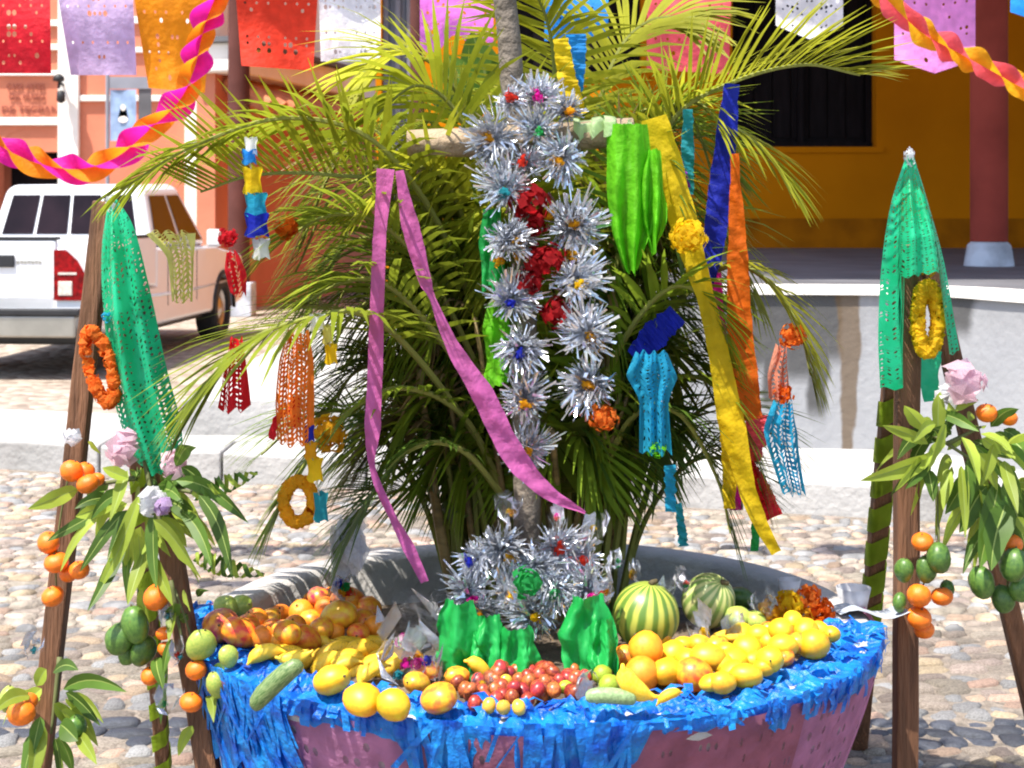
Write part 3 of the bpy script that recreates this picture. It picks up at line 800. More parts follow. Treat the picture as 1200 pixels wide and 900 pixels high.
# blue tissue over the rim with a hanging fringe
def hang(px):
    tb = [(-100, .26), (235, .28), (330, .26), (340, .045), (468, .05), (482, .16), (545, .22), (556, .06), (600, .12), (650, .18), (745, .16), (762, .035), (870, .035), (885, .065), (1100, .075)]
    for (x0, h0), (x1, h1) in zip(tb, tb[1:]):
        if px <= x1: return h0 + (h1 - h0) * (px - x0) / (x1 - x0)
    return .1
bt = empty('blue_tissue_runner', (PCX, PCY, PZ), 'blue crumpled tissue paper runner with fringe draped over the bowl rim', 'tissue paper')
A0, A1 = math.radians(-94), math.radians(82)
b = MB()
def rimp(u, v):
    a = A0 + (A1 - A0) * u
    vv = v * 7 if v < .6 else 4.2 + v * 1.5
    nz = noise.noise(Vector((u * 60, vv, 1.3))) * .012 + noise.noise(Vector((u * 150, vv * 2, 5))) * .010
    h = min(hang(proj(Vector((PCX + .77 * math.sin(a), PCY - .77 * math.cos(a), .6)))[0]), .30) * (.8 + .3 * noise.noise(Vector((u * 40, 0, 2))))
    if v < .55:
        r_, z = .655 + (.768 - .655) * v / .55, .628 + nz * (1.6 if v < .5 else 1)
    else:
        w = (v - .55) / .45; z = .628 - h * w + nz * .8 * w; r_ = max(bowl_r(max(z, 0)), .755 - .02 * w) + .010 + abs(nz) * .9
    return (r_ * math.sin(a), -r_ * math.cos(a), z - PZ)
b.sheet(300, 18, rimp); b.build('sheet', M['fringe'], bt)
b = MB()
for k in range(520):
    a = R.uniform(A0, A1)
    q = Vector((PCX + .77 * math.sin(a), PCY - .77 * math.cos(a), .6))
    px = proj(q)[0]
    h = hang(px) * R.uniform(.35, 1.12)
    top = R.random() < .22
    if not top and h < .12 and R.random() < .75: continue
    w = R.choice([R.uniform(.002, .005), R.uniform(.004, .013)])
    tx = Vector((math.cos(a), math.sin(a), 0)); rad = Vector((math.sin(a), -math.cos(a), 0))
    if top:
        r0 = R.uniform(.65, .765); L_ = R.uniform(.015, .05); az = R.uniform(0, 2 * PI)
        dr_ = Vector((math.cos(az), math.sin(az), R.uniform(-.05, .3))); sd = dr_.cross(Vector((0, 0, 1))).normalized() * w
        p0 = rad * r0 + Vector((0, 0, .012)); p1 = p0 + dr_ * L_ * .5 + Vector((0, 0, .008)); p2 = p0 + dr_ * L_
        b.add([p0 - sd, p0 + sd, p1 + sd, p1 - sd, p2 + sd * .6, p2 - sd * .6], [(0, 1, 2, 3), (3, 2, 4, 5)])
    else:
        sway = R.uniform(-.9, .9) if R.random() < .3 else R.uniform(-.2, .2)
        pts = []
        for s_ in (0, .25, .5, .75, 1):
            z = .015 - h * s_; zz = PZ + z
            r_ = max(bowl_r(max(zz, 0)), .70) + .014 + R.uniform(0, .007) + .008 * s_
            pts.append(rad * r_ + tx * (sway * h * s_) + Vector((0, 0, z)))
        vs = []
        for i, p in enumerate(pts): vs += [p - tx * w + rad * R.uniform(-.003, .003), p + tx * w]
        b.add(vs, [(2 * i, 2 * i + 1, 2 * i + 3, 2 * i + 2) for i in range(4)])
fo = b.build('fringe', M['fringe'], bt); tag(fo, kind='stuff')

# ------------------------------------------------------------------ palm
palm = empty('areca_palm', (PCX + .02, 3.66, .5), 'bushy yellow green feather palm growing in the planter bowl', 'palm tree')
PL = palm.location.copy()
def frond(pts, ll, npairs, mt, start=.22, vee=.25, droop=.5, ang=(62, 22), wid=.0075, jit=.12, rnd=R):
    path = smooth_path(pts, 34)
    fr = frames(path)
    b = MB()
    b.tube([p - PL for p in path], [.008 * (1 - .8 * i / 33) + .001 for i in range(34)], 5, 1)
    for k in range(npairs):
        t = start + (1 - start) * (k + .5) / npairs
        u = t * 33; i = min(int(u), 32); f = u - i
        p = path[i].lerp(path[i + 1], f) - PL
        tg_, nn, sd = fr[i]
        L_ = ll * (.35 + .65 * math.sin(PI * min(1, (t - start) / (1 - start) * .78 + .14))) 
        an = math.radians(ang[0] + (ang[1] - ang[0]) * (t - start) / (1 - start))
        for s in (-1, 1):
            if rnd.random() < .04: continue
            a2 = an + rnd.uniform(-jit, jit)
            dr_ = (tg_ * math.cos(a2) + sd * s * math.sin(a2) + nn * (vee + rnd.uniform(-.08, .08))).normalized()
            l2 = L_ * rnd.uniform(.85, 1.1)
            q = p.copy(); vs = []
            wv = dr_.cross(nn).normalized()
            if wv.length < .1: wv = tg_
            for j, ws in enumerate((.45, 1, .75, .06)):
                vs += [q - wv * wid * ws, q + wv * wid * ws]
                dr_ = (dr_ + Vector((0, 0, -droop * .33 * rnd.uniform(.7, 1.3)))).normalized()
                q = q + dr_ * l2 / 3
            b.add(vs, [(0, 1, 3, 2), (2, 3, 5, 4), (4, 5, 7, 6)])
    return b.build('frond', [mt, M['rachis']], palm)
Y_, G_, D_, B_ = M['leaf_y'], M['leaf_g'], M['leaf_d'], M['leaf_b']
keyf = [
    ([(600, 560, 3.6), (540, 320, 3.45), (450, 175, 3.3), (340, 138, 3.2), (225, 172, 3.12), (142, 222, 3.08)], .22, 44, Y_, .25, .75),
    ([(590, 540, 3.6), (540, 330, 3.5), (480, 225, 3.4), (390, 205, 3.3), (300, 205, 3.25), (235, 225, 3.2)], .30, 40, Y_, .9, .1),
    ([(580, 540, 3.5), (490, 420, 3.3), (425, 368, 3.15), (350, 376, 3.05), (290, 402, 3.0), (235, 465, 2.97)], .32, 40, G_, .2, .55),
    ([(690, 500, 3.6), (740, 260, 3.55), (785, 145, 3.5), (855, 98, 3.45), (940, 76, 3.42), (1008, 88, 3.4)], .27, 46, Y_, .45, .25),
    ([(690, 480, 3.65), (740, 240, 3.6), (795, 124, 3.55), (845, 140, 3.5), (890, 172, 3.45), (925, 215, 3.42)], .24, 40, Y_, .2, .6),
    ([(700, 500, 3.6), (790, 360, 3.5), (855, 312, 3.45), (905, 335, 3.4), (938, 390, 3.38), (950, 440, 3.37)], .20, 36, Y_, .25, .6),
    ([(640, 420, 3.7), (645, 200, 3.75), (650, 90, 3.75), (640, 20, 3.7), (615, -30, 3.65)], .30, 40, Y_, .2, .7),
    ([(660, 420, 3.7), (690, 180, 3.75), (720, 70, 3.75), (760, 25, 3.75), (815, 20, 3.7)], .30, 40, Y_, .2, .7),
    ([(620, 420, 3.7), (575, 220, 3.7), (530, 100, 3.65), (475, 62, 3.6), (425, 85, 3.55)], .28, 40, Y_, .25, .6),
    ([(610, 450, 3.6), (580, 250, 3.5), (540, 140, 3.45), (490, 100, 3.4), (435, 140, 3.35)], .28, 40, Y_, .25, .6),
    ([(600, 520, 3.55), (520, 350, 3.4), (455, 268, 3.3), (390, 252, 3.25), (325, 285, 3.2)], .28, 38, G_, .2, .6),
    ([(600, 540, 3.5), (525, 410, 3.35), (455, 335, 3.25), (400, 332, 3.2), (345, 365, 3.15)], .26, 38, G_, .2, .6),
    ([(690, 580, 3.6), (765, 460, 3.5), (825, 445, 3.45), (868, 500, 3.42), (892, 575, 3.4)], .22, 34, G_, .2, .6),
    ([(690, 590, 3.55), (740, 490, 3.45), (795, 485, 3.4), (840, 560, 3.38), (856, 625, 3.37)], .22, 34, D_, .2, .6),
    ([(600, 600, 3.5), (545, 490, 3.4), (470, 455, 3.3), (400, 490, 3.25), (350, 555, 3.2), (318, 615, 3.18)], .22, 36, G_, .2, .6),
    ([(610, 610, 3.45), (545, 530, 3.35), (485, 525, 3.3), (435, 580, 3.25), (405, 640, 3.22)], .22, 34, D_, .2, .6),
    ([(640, 480, 3.75), (690, 300, 3.7), (740, 180, 3.68), (800, 150, 3.66), (850, 200, 3.64)], .28, 38, G_, .25, .5),
    ([(620, 460, 3.6), (560, 300, 3.5), (520, 210, 3.42), (480, 200, 3.36), (440, 240, 3.3)], .28, 36, Y_, .5, .5),
    ([(680, 520, 3.5), (730, 400, 3.4), (780, 340, 3.35), (820, 345, 3.32), (850, 400, 3.3)], .24, 34, G_, .2, .6),
]
for pts, ll, n_, mt, vee, dr_ in keyf:
    frond([W(*p) for p in pts], ll, n_, mt, .25, vee, dr_, wid=.0068)
rr = random.Random(5)
for k in range(16):      # low outer fronds that fill the clump down to the bowl
    s_ = -1 if k % 2 else 1
    bx_, tx_ = 640 + s_ * rr.uniform(10, 90), 640 + s_ * rr.uniform(80, 180)
    ty_ = rr.uniform(380, 560); dd = rr.uniform(3.5, 3.95)
    top_ = ty_ - rr.uniform(20, 90)
    pts = [W(bx_, 655, dd), W(bx_ + (tx_ - bx_) * .25, 655 - (655 - top_) * .65, dd), W(bx_ + (tx_ - bx_) * .6, top_, dd - .03), W(tx_, ty_, dd - .05)]
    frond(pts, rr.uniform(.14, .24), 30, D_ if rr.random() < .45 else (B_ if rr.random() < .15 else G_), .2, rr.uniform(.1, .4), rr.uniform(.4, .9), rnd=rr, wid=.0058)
for k in range(135):
    az = rr.uniform(0, 2 * PI)
    base = Vector((PL.x + .14 * math.cos(az) + rr.uniform(-.07, .07), PL.y + .10 * math.sin(az) + rr.uniform(-.05, .05), .52))
    reach = rr.uniform(.08, .46); hgt = rr.uniform(.45, 1.25)
    if k % 5 == 0: hgt = rr.uniform(.35, .7)
    out = Vector((math.cos(az), math.sin(az) * (.8 if math.sin(az) > 0 else .28), 0))
    p1 = base + out * reach * .22 + Vector((0, 0, hgt * .62))
    p2 = base + out * reach * .55 + Vector((0, 0, hgt * .98))
    p3 = base + out * reach * .85 + Vector((0, 0, hgt * 1.0))
    p4 = base + out * reach * 1.12 + Vector((0, 0, hgt * .82))
    mt = Y_ if p3.z > 1.45 and rr.random() < .7 else (B_ if rr.random() < .08 else (G_ if rr.random() < .7 else D_))  # high fronds mostly get the sunlit yellow as their colour
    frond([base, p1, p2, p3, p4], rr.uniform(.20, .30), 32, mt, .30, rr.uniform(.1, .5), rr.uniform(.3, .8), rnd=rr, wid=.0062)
for k in range(40):
    az = rr.uniform(0, 2 * PI); r_ = rr.uniform(.02, .17)
    p0 = Vector((r_ * math.cos(az) * 1.3, r_ * math.sin(az), -.03))
    p1 = p0 * 1.4 + Vector((0, 0, .35)); p2 = p0 * rr.uniform(1.6, 2.4) + Vector((rr.uniform(-.05, .05), rr.uniform(-.05, .05), rr.uniform(.6, .95)))
    b = MB(); q = rr.uniform(.009, .017); b.tube(smooth_path([p0, p1, p2], 9), lerp_list([q, q * .85, q * .5], 9), 7); b.build('cane', M['cane'], palm, True)

# dark broad leaved plant behind the palm
bp = empty('broad_leaf_plant', (X(560, 5.2), 5.2, 0), 'dark green broad leaved plant rising behind the palm crown', 'plant')
def leafblade(b, p0, p1, w, up=Vector((0, -1, 0)), curl=.12, fold=.15, n=8, m=0):
    ax = p1 - p0; L_ = ax.length; ax = ax / L_
    sd = ax.cross(up)
    sd = sd.normalized() if sd.length > .05 else Vector((1, 0, 0))
    nn = sd.cross(ax).normalized()
    vs = []; sdn = R.random() * 30; tws = R.uniform(-.5, .5)
    for i in range(n + 1):
        t_ = i / n; ww = w * .5 * (math.sin(PI * min(1, t_ ** .8)) ** .75 if 0 < t_ < 1 else .02)
        c = p0 + ax * L_ * t_ + Vector((0, 0, -curl * L_ * t_ * t_)) + Vector((0, 0, curl * L_ * .5 * t_)) + sd * (.05 * L_ * math.sin(t_ * 3 + sdn))
        a_ = tws * t_; s2 = sd * math.cos(a_) + nn * math.sin(a_); n2 = nn * math.cos(a_) - sd * math.sin(a_)
        wl = .22 * noise.noise(Vector((t_ * 4, sdn, 0))); wr = .22 * noise.noise(Vector((t_ * 4, sdn, 9)))
        vs += [c - s2 * ww * (1 + wl) + n2 * (fold + wl) * ww, c - s2 * ww * .06, c + s2 * ww * .06, c + s2 * ww * (1 + wr) + n2 * (fold + wr) * ww]
    b.add(vs, [(4 * i + j, 4 * i + j + 1, 4 * i + j + 5, 4 * i + j + 4) for i in range(n) for j in (0, 2)], m)
    b.add(vs, [(4 * i + 1, 4 * i + 2, 4 * i + 6, 4 * i + 5) for i in range(n)], 1)
b = MB(); b.tube([Vector((0, 0, 0)), Vector((.02, 0, 1.2)), Vector((0, 0, 1.9))], [.03, .025, .015], 8); b.build('stalk', M['twig'], bp)
for (x0, y0, x1, y1, w_) in ((570, 130, 556, 30, 50), (560, 120, 520, 60, 40), (575, 120, 600, 50, 40), (560, 140, 500, 110, 36)):
    b = MB(); leafblade(b, W(x0, y0, 5.2) - bp.location, W(x1, y1, 5.1) - bp.location, S(w_, 5.2)); b.build('leaf', [M['mleaf_d'], M['midrib']], bp, True)

# ------------------------------------------------------------------ cross of branches
cr_ = empty('wooden_cross', W(618, 700, 3.36), 'rough branch cross set in the planter, hung with tinsel flowers', 'cross')
CL = cr_.location.copy()
pp = smooth_path([W(618, 712, 3.36), W(616, 500, 3.36), W(612, 300, 3.36), W(603, 120, 3.36), W(594, 30, 3.36), W(586, -60, 3.36)], 18)
b = MB(); b.tube([p - CL + Vector((R.uniform(-.003, .003), 0, 0)) for p in pp], lerp_list([.030, .030, .028, .027, .026, .025], 18), 12); b.build('upright', M['bark'], cr_, True)
pp = smooth_path([W(478, 168, 3.31), W(560, 166, 3.305), W(660, 160, 3.305), W(742, 155, 3.31)], 12)
b = MB(); b.tube([p - CL + Vector((0, 0, R.uniform(-.002, .002))) for p in pp], lerp_list([.029, .033, .032, .031], 12), 12); b.build('crossbar', M['tanbark'], cr_, True)

# tinsel flowers
def tinsel(k, n=230):
    r = random.Random(300 + k); b = MB()
    for i in range(n):
        az = r.uniform(0, 2 * PI); el = r.uniform(-.25, 1.1)
        dr_ = Vector((math.cos(az) * math.cos(el), -math.sin(el) * .9, math.sin(az) * math.cos(el))).normalized()
        L_ = r.uniform(.5, 1.05); w = r.uniform(.022, .062)
        sd = dr_.cross(Vector((r.uniform(-1, 1), r.uniform(-1, 1), r.uniform(-1, 1)))).normalized()
        sd2 = (sd + dr_.cross(sd) * r.uniform(-1.5, 1.5)).normalized()
        jb = Vector((r.uniform(-1, 1), r.uniform(-1, 1), r.uniform(-1, 1))) * .17
        mid = dr_ * L_ * .55 + jb; tip = dr_ * L_ + jb * r.uniform(-1, 2) + Vector((0, 0, -.16 * L_))
        b.add([dr_ * .05 - sd * w * .5, dr_ * .05 + sd * w * .5, mid + sd2 * w, mid - sd2 * w, tip + sd * w * .7, tip - sd * w * .7], [(0, 1, 2, 3), (3, 2, 4, 5)])
    return b.mesh('tinsel_strips', M['silver'])
TM = [tinsel(k) for k in range(5)]
def blob_mesh(name, m, prof, n=14):
    b = MB(); b.lathe(prof, n); return b.mesh(name, m, True)
def ball_prof(rx, rz, k=8): return [(max(rx * math.sin(PI * i / k), .0005), -rz * math.cos(PI * i / k)) for i in range(k + 1)]
cand2 = {}
candy = {c: blob_mesh('candy', M[c], ball_prof(1, 1.2)) for c in ('marigold', 'scarlet', 'royal', 'green', 'hotpink', 'teal', 'yellow')}
# crumpled tissue puffs
def puff_mesh(name, m, k, n=60, flat=1.0, size=.5):
    r = random.Random(k); b = MB()
    for i in range(n):
        dr_ = Vector((r.gauss(0, 1), r.gauss(0, 1) * flat, r.gauss(0, 1))).normalized()
        p = dr_ * r.uniform(.45, .95); s1 = dr_.cross(Vector((r.uniform(-1, 1), r.uniform(-1, 1), r.uniform(-1, 1)))).normalized()
        s2 = (dr_.cross(s1) + dr_ * r.uniform(-.6, .6)).normalized(); q = size * r.uniform(.5, 1)
        c = dr_ * r.uniform(-.15, .25) * q
        b.add([p - s1 * q * .5 - s2 * q * .5, p + s1 * q * .5 - s2 * q * .4, p + s1 * q * .4 + s2 * q * .5 + c, p - s1 * q * .5 + s2 * q * .5 + c, p + c * 1.6],
              [(0, 1, 4), (1, 2, 4), (2, 3, 4), (3, 0, 4)])
    return b.mesh(name, m)

def centre(c):
    if c not in cand2: cand2[c] = puff_mesh('centre', M[c], 77, 34, size=.8)
    return cand2[c]
cross_t = [(578, 163, 40, 'marigold'), (592, 218, 33, 'teal'), (600, 280, 36, 'marigold'), (601, 348, 38, 'royal'), (610, 408, 33, 'royal'), (614, 464, 34, 'marigold'), (616, 525, 40, 'marigold'),
           (658, 186, 36, 'marigold'), (671, 264, 41, 'marigold'), (676, 326, 40, 'yellow'), (686, 388, 45, 'marigold'), (690, 452, 42, 'marigold'), (632, 112, 30, 'hotpink'), (600, 118, 24, 'scarlet'), (630, 150, 30, 'green'), (662, 128, 26, 'marigold'), (618, 190, 26, 'scarlet')]
for i, (px, py, r_, c) in enumerate(cross_t):
    dd = 3.245 + R.uniform(-.015, .015)
    e = empty('tinsel_flower', W(px, py, dd), 'silver tinsel flower with %s centre tied to the branch cross' % {'marigold': 'orange', 'teal': 'teal', 'royal': 'blue', 'yellow': 'yellow', 'hotpink': 'pink', 'scarlet': 'red', 'green': 'green'}[c], 'tinsel flower', 'tinsel flowers on the cross')
    inst(R.choice(TM), 'tinsel', (0, 0, 0), (R.uniform(-.4, .4), R.uniform(0, 6), R.uniform(-.5, .5)), tuple(S(r_, dd) * R.uniform(.88, 1.18) for _ in range(3)), e)
    inst(centre(c), 'centre', (R.uniform(-.012, .012), -.030, R.uniform(-.014, .006)), (R.uniform(0, 6), R.uniform(0, 3), 0), (.011, .011, .017), e)
base_t = [(590, 642, 40, 'marigold'), (546, 690, 36, 'hotpink'), (655, 640, 36, 'scarlet'), (686, 685, 36, 'hotpink'), (622, 718, 40, 'yellow'), (598, 690, 30, 'marigold'), (648, 690, 34, 'green'), (570, 715, 26, 'marigold'), (560, 655, 28, 'royal'), (680, 652, 30, 'scarlet'), (630, 665, 32, 'green')]
for i, (px, py, r_, c) in enumerate(base_t):
    dd = 3.16 + .05 * (720 - py) / 80 + R.uniform(-.015, .015)
    e = empty('tinsel_flower', W(px, py, dd), 'silver tinsel flower with %s centre heaped round the cross foot' % {'marigold': 'orange', 'teal': 'teal', 'royal': 'blue', 'yellow': 'yellow', 'hotpink': 'pink', 'scarlet': 'red', 'green': 'green'}[c], 'tinsel flower', 'tinsel flowers at the foot of the cross')
    inst(R.choice(TM), 'tinsel', (0, 0, 0), (R.uniform(-.7, .1), R.uniform(0, 6), R.uniform(-.5, .5)), tuple(S(r_, dd) * R.uniform(.88, 1.18) for _ in range(3)), e)
    inst(centre(c), 'centre', (R.uniform(-.02, .02), -.035, R.uniform(-.02, .01)), (R.uniform(0, 6), R.uniform(0, 3), 0), (.012, .012, .018), e)

# ------------------------------------------------------------------ ribbons and tissue
def ribbon(name, pts, widths, m, label, cat='ribbon', group=None, d=3.3, n=84, pleat=.03, twist=None, wave=.004, face=Vector((0, -1, 0)), fold=.18):
    P3 = [W(p[0], p[1], p[2] if len(p) > 2 else d) for p in pts]
    path = smooth_path(P3, n); ws = lerp_list([S(w, d) for w in widths], n)
    tw = lerp_list(twist, n) if twist else [0] * n
    b = MB(); seed = R.random() * 50
    nc = 7
    for i in range(n):
        t_ = (path[min(i + 1, n - 1)] - path[max(i - 1, 0)]).normalized()
        sd = t_.cross(face)
        sd = sd.normalized() if sd.length > .05 else Vector((1, 0, 0))
        fn = sd.cross(t_).normalized()
        a = tw[i] + .75 * noise.noise(Vector((i * .07, seed, 0)))
        sv = sd * math.cos(a) + fn * math.sin(a); fv = fn * math.cos(a) - sd * math.sin(a)
        sc_i = i * 40 / n
        edge = 1 + .10 * noise.noise(Vector((sc_i * .5, seed, 3))) + .05 * noise.noise(Vector((sc_i * 2.2, seed, 7)))
        for j in range(nc):
            u = (j / (nc - 1) * 2 - 1) * edge
            off = fv * (ws[i] * fold * (abs(u) - .5) * (math.sin(sc_i * .35 + seed) + .8 * noise.noise(Vector((sc_i * .8, u, seed)))) + pleat * ws[i] * (math.sin(sc_i * 2.6 + u * 2) + 1.3 * noise.noise(Vector((sc_i * 1.7, u * 1.6, seed)))) + wave * math.sin(sc_i * .7 + seed + 2 * u))
            b.v.append(path[i] + sv * ws[i] * .5 * u + off)
    for i in range(n - 1):
        for j in range(nc - 1):
            b.f.append((i * nc + j, i * nc + j + 1, (i + 1) * nc + j + 1, (i + 1) * nc + j)); b.m.append(0)
    o = b.build(name, m, smooth=True, origin=path[0])
    return tag(o, label, cat, group)
rb = ribbon
rb('crepe_ribbon', [(452, 198), (444, 300), (441, 400), (437, 500), (436, 545), (452, 590), (478, 640), (498, 682)], [21, 16, 17, 19, 7, 10, 14, 10], M['ribbon_pink'], 'straight mauve pink crepe ribbon hanging down the left palm fronds', d=3.12)
rb('crepe_ribbon', [(468, 200), (480, 262), (497, 325), (507, 350), (530, 405), (565, 462), (600, 530), (640, 575), (686, 601)], [10, 21, 16, 7, 16, 26, 28, 18, 3], M['ribbon_pink'], 'pleated mauve pink crepe ribbon sweeping across to the cross foot', d=3.12, pleat=.06)
rb('crepe_ribbon', [(766, 138), (785, 205), (806, 280), (826, 345), (845, 430), (858, 500), (875, 570), (892, 615), (910, 648)], [30, 36, 30, 20, 26, 32, 22, 16, 12], M['yellow'], 'long yellow crepe ribbon trailing down to the ground side', d=3.3)
rb('crepe_ribbon', [(850, 470), (854, 530), (855, 596)], [18, 18, 15], M['yellow'], 'short yellow crepe strip hanging behind the long yellow ribbon', d=3.33)
rb('crepe_ribbon', [(657, 45), (664, 90), (674, 135)], [18, 22, 30], M['yellow'], 'yellow crepe strip hanging over the cross arm', d=3.42)
rb('crepe_ribbon', [(674, 40), (677, 80), (680, 112)], [26, 18, 5], M['blue'], 'pointed bright blue strip beside the yellow one above the cross arm', d=3.45)
rb('crepe_ribbon', [(858, 98), (850, 170), (842, 240), (834, 300), (826, 347)], [18, 26, 28, 24, 12], M['royal'], 'royal blue crepe ribbon hanging from the right fronds', d=3.42)
rb('crepe_ribbon', [(794, 368), (768, 392), (742, 418)], [26, 34, 20], M['royal'], 'royal blue strip slanting to the cyan paper figure', d=3.32)
rb('crepe_ribbon', [(861, 180), (863, 250), (865, 320), (868, 400), (878, 492)], [9, 18, 26, 30, 36], M['deeporange'], 'broad orange crepe ribbon hanging from the right fronds', d=3.36)
rb('crepe_ribbon', [(806, 128), (806, 180), (808, 228)], [11, 16, 10], M['teal'], 'narrow teal strip between yellow and blue ribbons', d=3.42)
rb('crepe_ribbon', [(797, 190), (803, 225), (808, 262)], [10, 15, 10], M['purple'], 'small purple strip beside the yellow ribbon', d=3.42)
rb('crepe_ribbon', [(838, 320), (846, 400), (852, 470), (862, 560), (862, 598)], [14, 12, 16, 10, 14], M['hotpink'], 'thin magenta ribbon half hidden behind the yellow ribbon', d=3.42)
rb('crepe_ribbon', [(886, 488), (888, 510), (884, 540)], [30, 26, 14], M['coral'], 'rose pink tissue tail below the orange ribbon', d=3.37)
rb('crepe_ribbon', [(876, 540), (890, 572), (908, 606)], [12, 24, 20], M['red'], 'red crepe tail kicking out beside the yellow ribbon', d=3.4)
rb('crepe_ribbon', [(882, 580), (886, 610), (884, 646)], [8, 12, 9], M['green'], 'small green strip hanging by the yellow ribbon end', d=3.4)
rb('crepe_ribbon', [(785, 545), (786, 600)], [14, 13], M['cyan'], 'cyan strip hanging against the palm canes', d=3.3)
rb('crepe_ribbon', [(795, 590), (801, 640)], [8, 13], M['teal'], 'teal strip hanging below the cyan strip', d=3.3)
def crumple(name, px, py, w, h, d, m, label, cat, group=None, seed=0, taper=.35, amp=.028, prof=None):
    p0 = W(px, py, d); ww, hh = S(w, d), S(h, d)
    def fp(u, v):
        q = Vector((u * 3.1 + seed, v * 2.6, seed * 1.7)); n1 = noise.noise(q); n2 = abs(noise.noise(q * 2.7)); n3 = noise.noise(q * 5.1)
        pf = prof(v) if prof else taper + (1 - taper) * math.sin(PI * min(1, .12 + v * .80)) ** .8
        wd = ww * pf * (1 + .16 * noise.noise(Vector((v * 5, seed, 1))))
        return p0 + Vector(((u - .5) * wd + .012 * n1, amp * (.75 * math.sin(u * (9 + 5 * math.sin(seed)) + seed + 2.2 * n1 + v * 1.5) * (.35 + .65 * v) + .6 * n1 + .35 * n2) - .03 * math.sin(PI * u) - .03 * v, (.5 - v) * hh + .005 * n3 + .022 * noise.noise(Vector((u * 4, seed, 4))) * v * v))
    b = MB(); b.sheet(30, 24, fp)
    return tag(b.build(name, m, smooth=True, origin=p0), label, cat, group)
crumple('tissue_drape', 738, 232, 62, 172, 3.27, M['lime'], 'lime green tissue drape hanging from the right cross arm', 'tissue paper', seed=2.2, amp=.03, prof=lambda v: .75 + .35 * math.sin(v * 3) - .62 * v * v)
crumple('tissue_drape', 764, 235, 30, 120, 3.28, M['lime'], 'second lime tissue tail beside the yellow ribbon', 'tissue paper', seed=7.9, amp=.03, prof=lambda v: .7 + .5 * math.sin(v * 3) - .5 * v * v)
crumple('tissue_drape', 582, 402, 34, 95, 3.31, M['lime'], 'bright green tissue strip behind the lower tinsel flowers', 'tissue paper', seed=5.1, taper=.6, amp=.02)
crumple('tissue_drape', 577, 290, 28, 90, 3.31, M['green'], 'green tissue strip behind the upper tinsel flowers', 'tissue paper', seed=9.3, taper=.6, amp=.02)
# scalloped pale green tissue over the cross arm
b = MB()
b.sheet(26, 8, lambda u, v: W(672 + 70 * u + 3 * math.sin(u * 31), 138 + 26 * v * (.55 + .45 * abs(math.sin(u * 14))) + 3 * math.sin(u * 9), 3.265 + (.03 if v < .2 else 0) - .012 * math.sin(u * 22)))
tag(b.build('tissue_fringe', M['palegreen'], smooth=True, origin=W(700, 145, 3.26)), 'pale green scalloped tissue laid along the right cross arm', 'tissue paper')
def puff(px, py, rx, d, c, label, cat='tissue flower', group=None, n=60, name='tissue_flower', sz=.55, sy=1.0):
    o = inst(puff_mesh(name, M[c], R.randrange(9999), n, size=sz), name, W(px, py, d), (R.uniform(0, 6), R.uniform(0, 6), R.uniform(0, 6)), S(rx, d))
    if sy != 1: o.rotation_euler = (0, 0, R.uniform(0, 6)); o.scale = (S(rx, d), S(rx, d), S(rx, d) * sy)
    return tag(o, label, cat, group)
for px, py, r_ in ((622, 238, 26), (640, 305, 27), (652, 365, 22), (622, 330, 18), (628, 262, 16)):
    puff(px, py, r_, 3.235, 'deepred', 'crumpled deep red tissue tucked between the tinsel flowers', group='red tissue on the cross')
for px, py in ((643, 250), (585, 305), (610, 300), (672, 300), (700, 405)):
    puff(px, py, 10, 3.24, 'marigold', 'small orange tissue knot beside the red tissue on the cross', group='orange knots on the cross', n=30)
puff(707, 489, 19, 3.22, 'tangerine', 'round orange red tissue ball hanging under the lowest right tinsel flower', n=140, sz=.4)
puff(806, 277, 24, 3.24, 'yellow', 'fluffy yellow tissue flower on the yellow ribbon', n=150, sz=.4)
puff(385, 508, 24, 3.2, 'marigold', 'orange yellow tissue star against the left fronds', n=80)
puff(335, 266, 17, 3.18, 'deeporange', 'orange tissue cone among the left fronds')
puff(268, 278, 13, 3.1, 'red', 'red tissue flower hanging in front of the pickup flank', n=80)
puff(929, 394, 17, 3.32, 'tangerine', 'frayed orange tissue flower at the right frond tip', n=90)
puff(918, 462, 13, 3.32, 'deeporange', 'orange tissue knot above the cyan paper net', n=60)
M['gloss_green'] = mat('glossy_green_tissue', (.012, .34, .06), .42, .2, 10, trans=.45, spec=.35, base2=(.03, .52, .11))
for i, (px, py, w_, h_) in enumerate(((538, 742, 52, 78), (570, 752, 40, 66), (606, 764, 50, 62), (688, 738, 56, 84), (706, 752, 36, 60), (556, 760, 34, 50))):
    crumple('tissue_tail', px, py, w_, h_, 3.06 + .01 * (i % 2), M['gloss_green'], 'glossy green tissue tail spreading below the base tinsel flowers', 'tissue paper', 'green tails below the tinsel', i * 3.7, prof=lambda v: .62 + .48 * math.sin(PI * min(1, v * .85)), amp=.024)
puff(618, 683, 22, 3.1, 'green', 'small green tissue bow in the base tinsel heap', n=50)

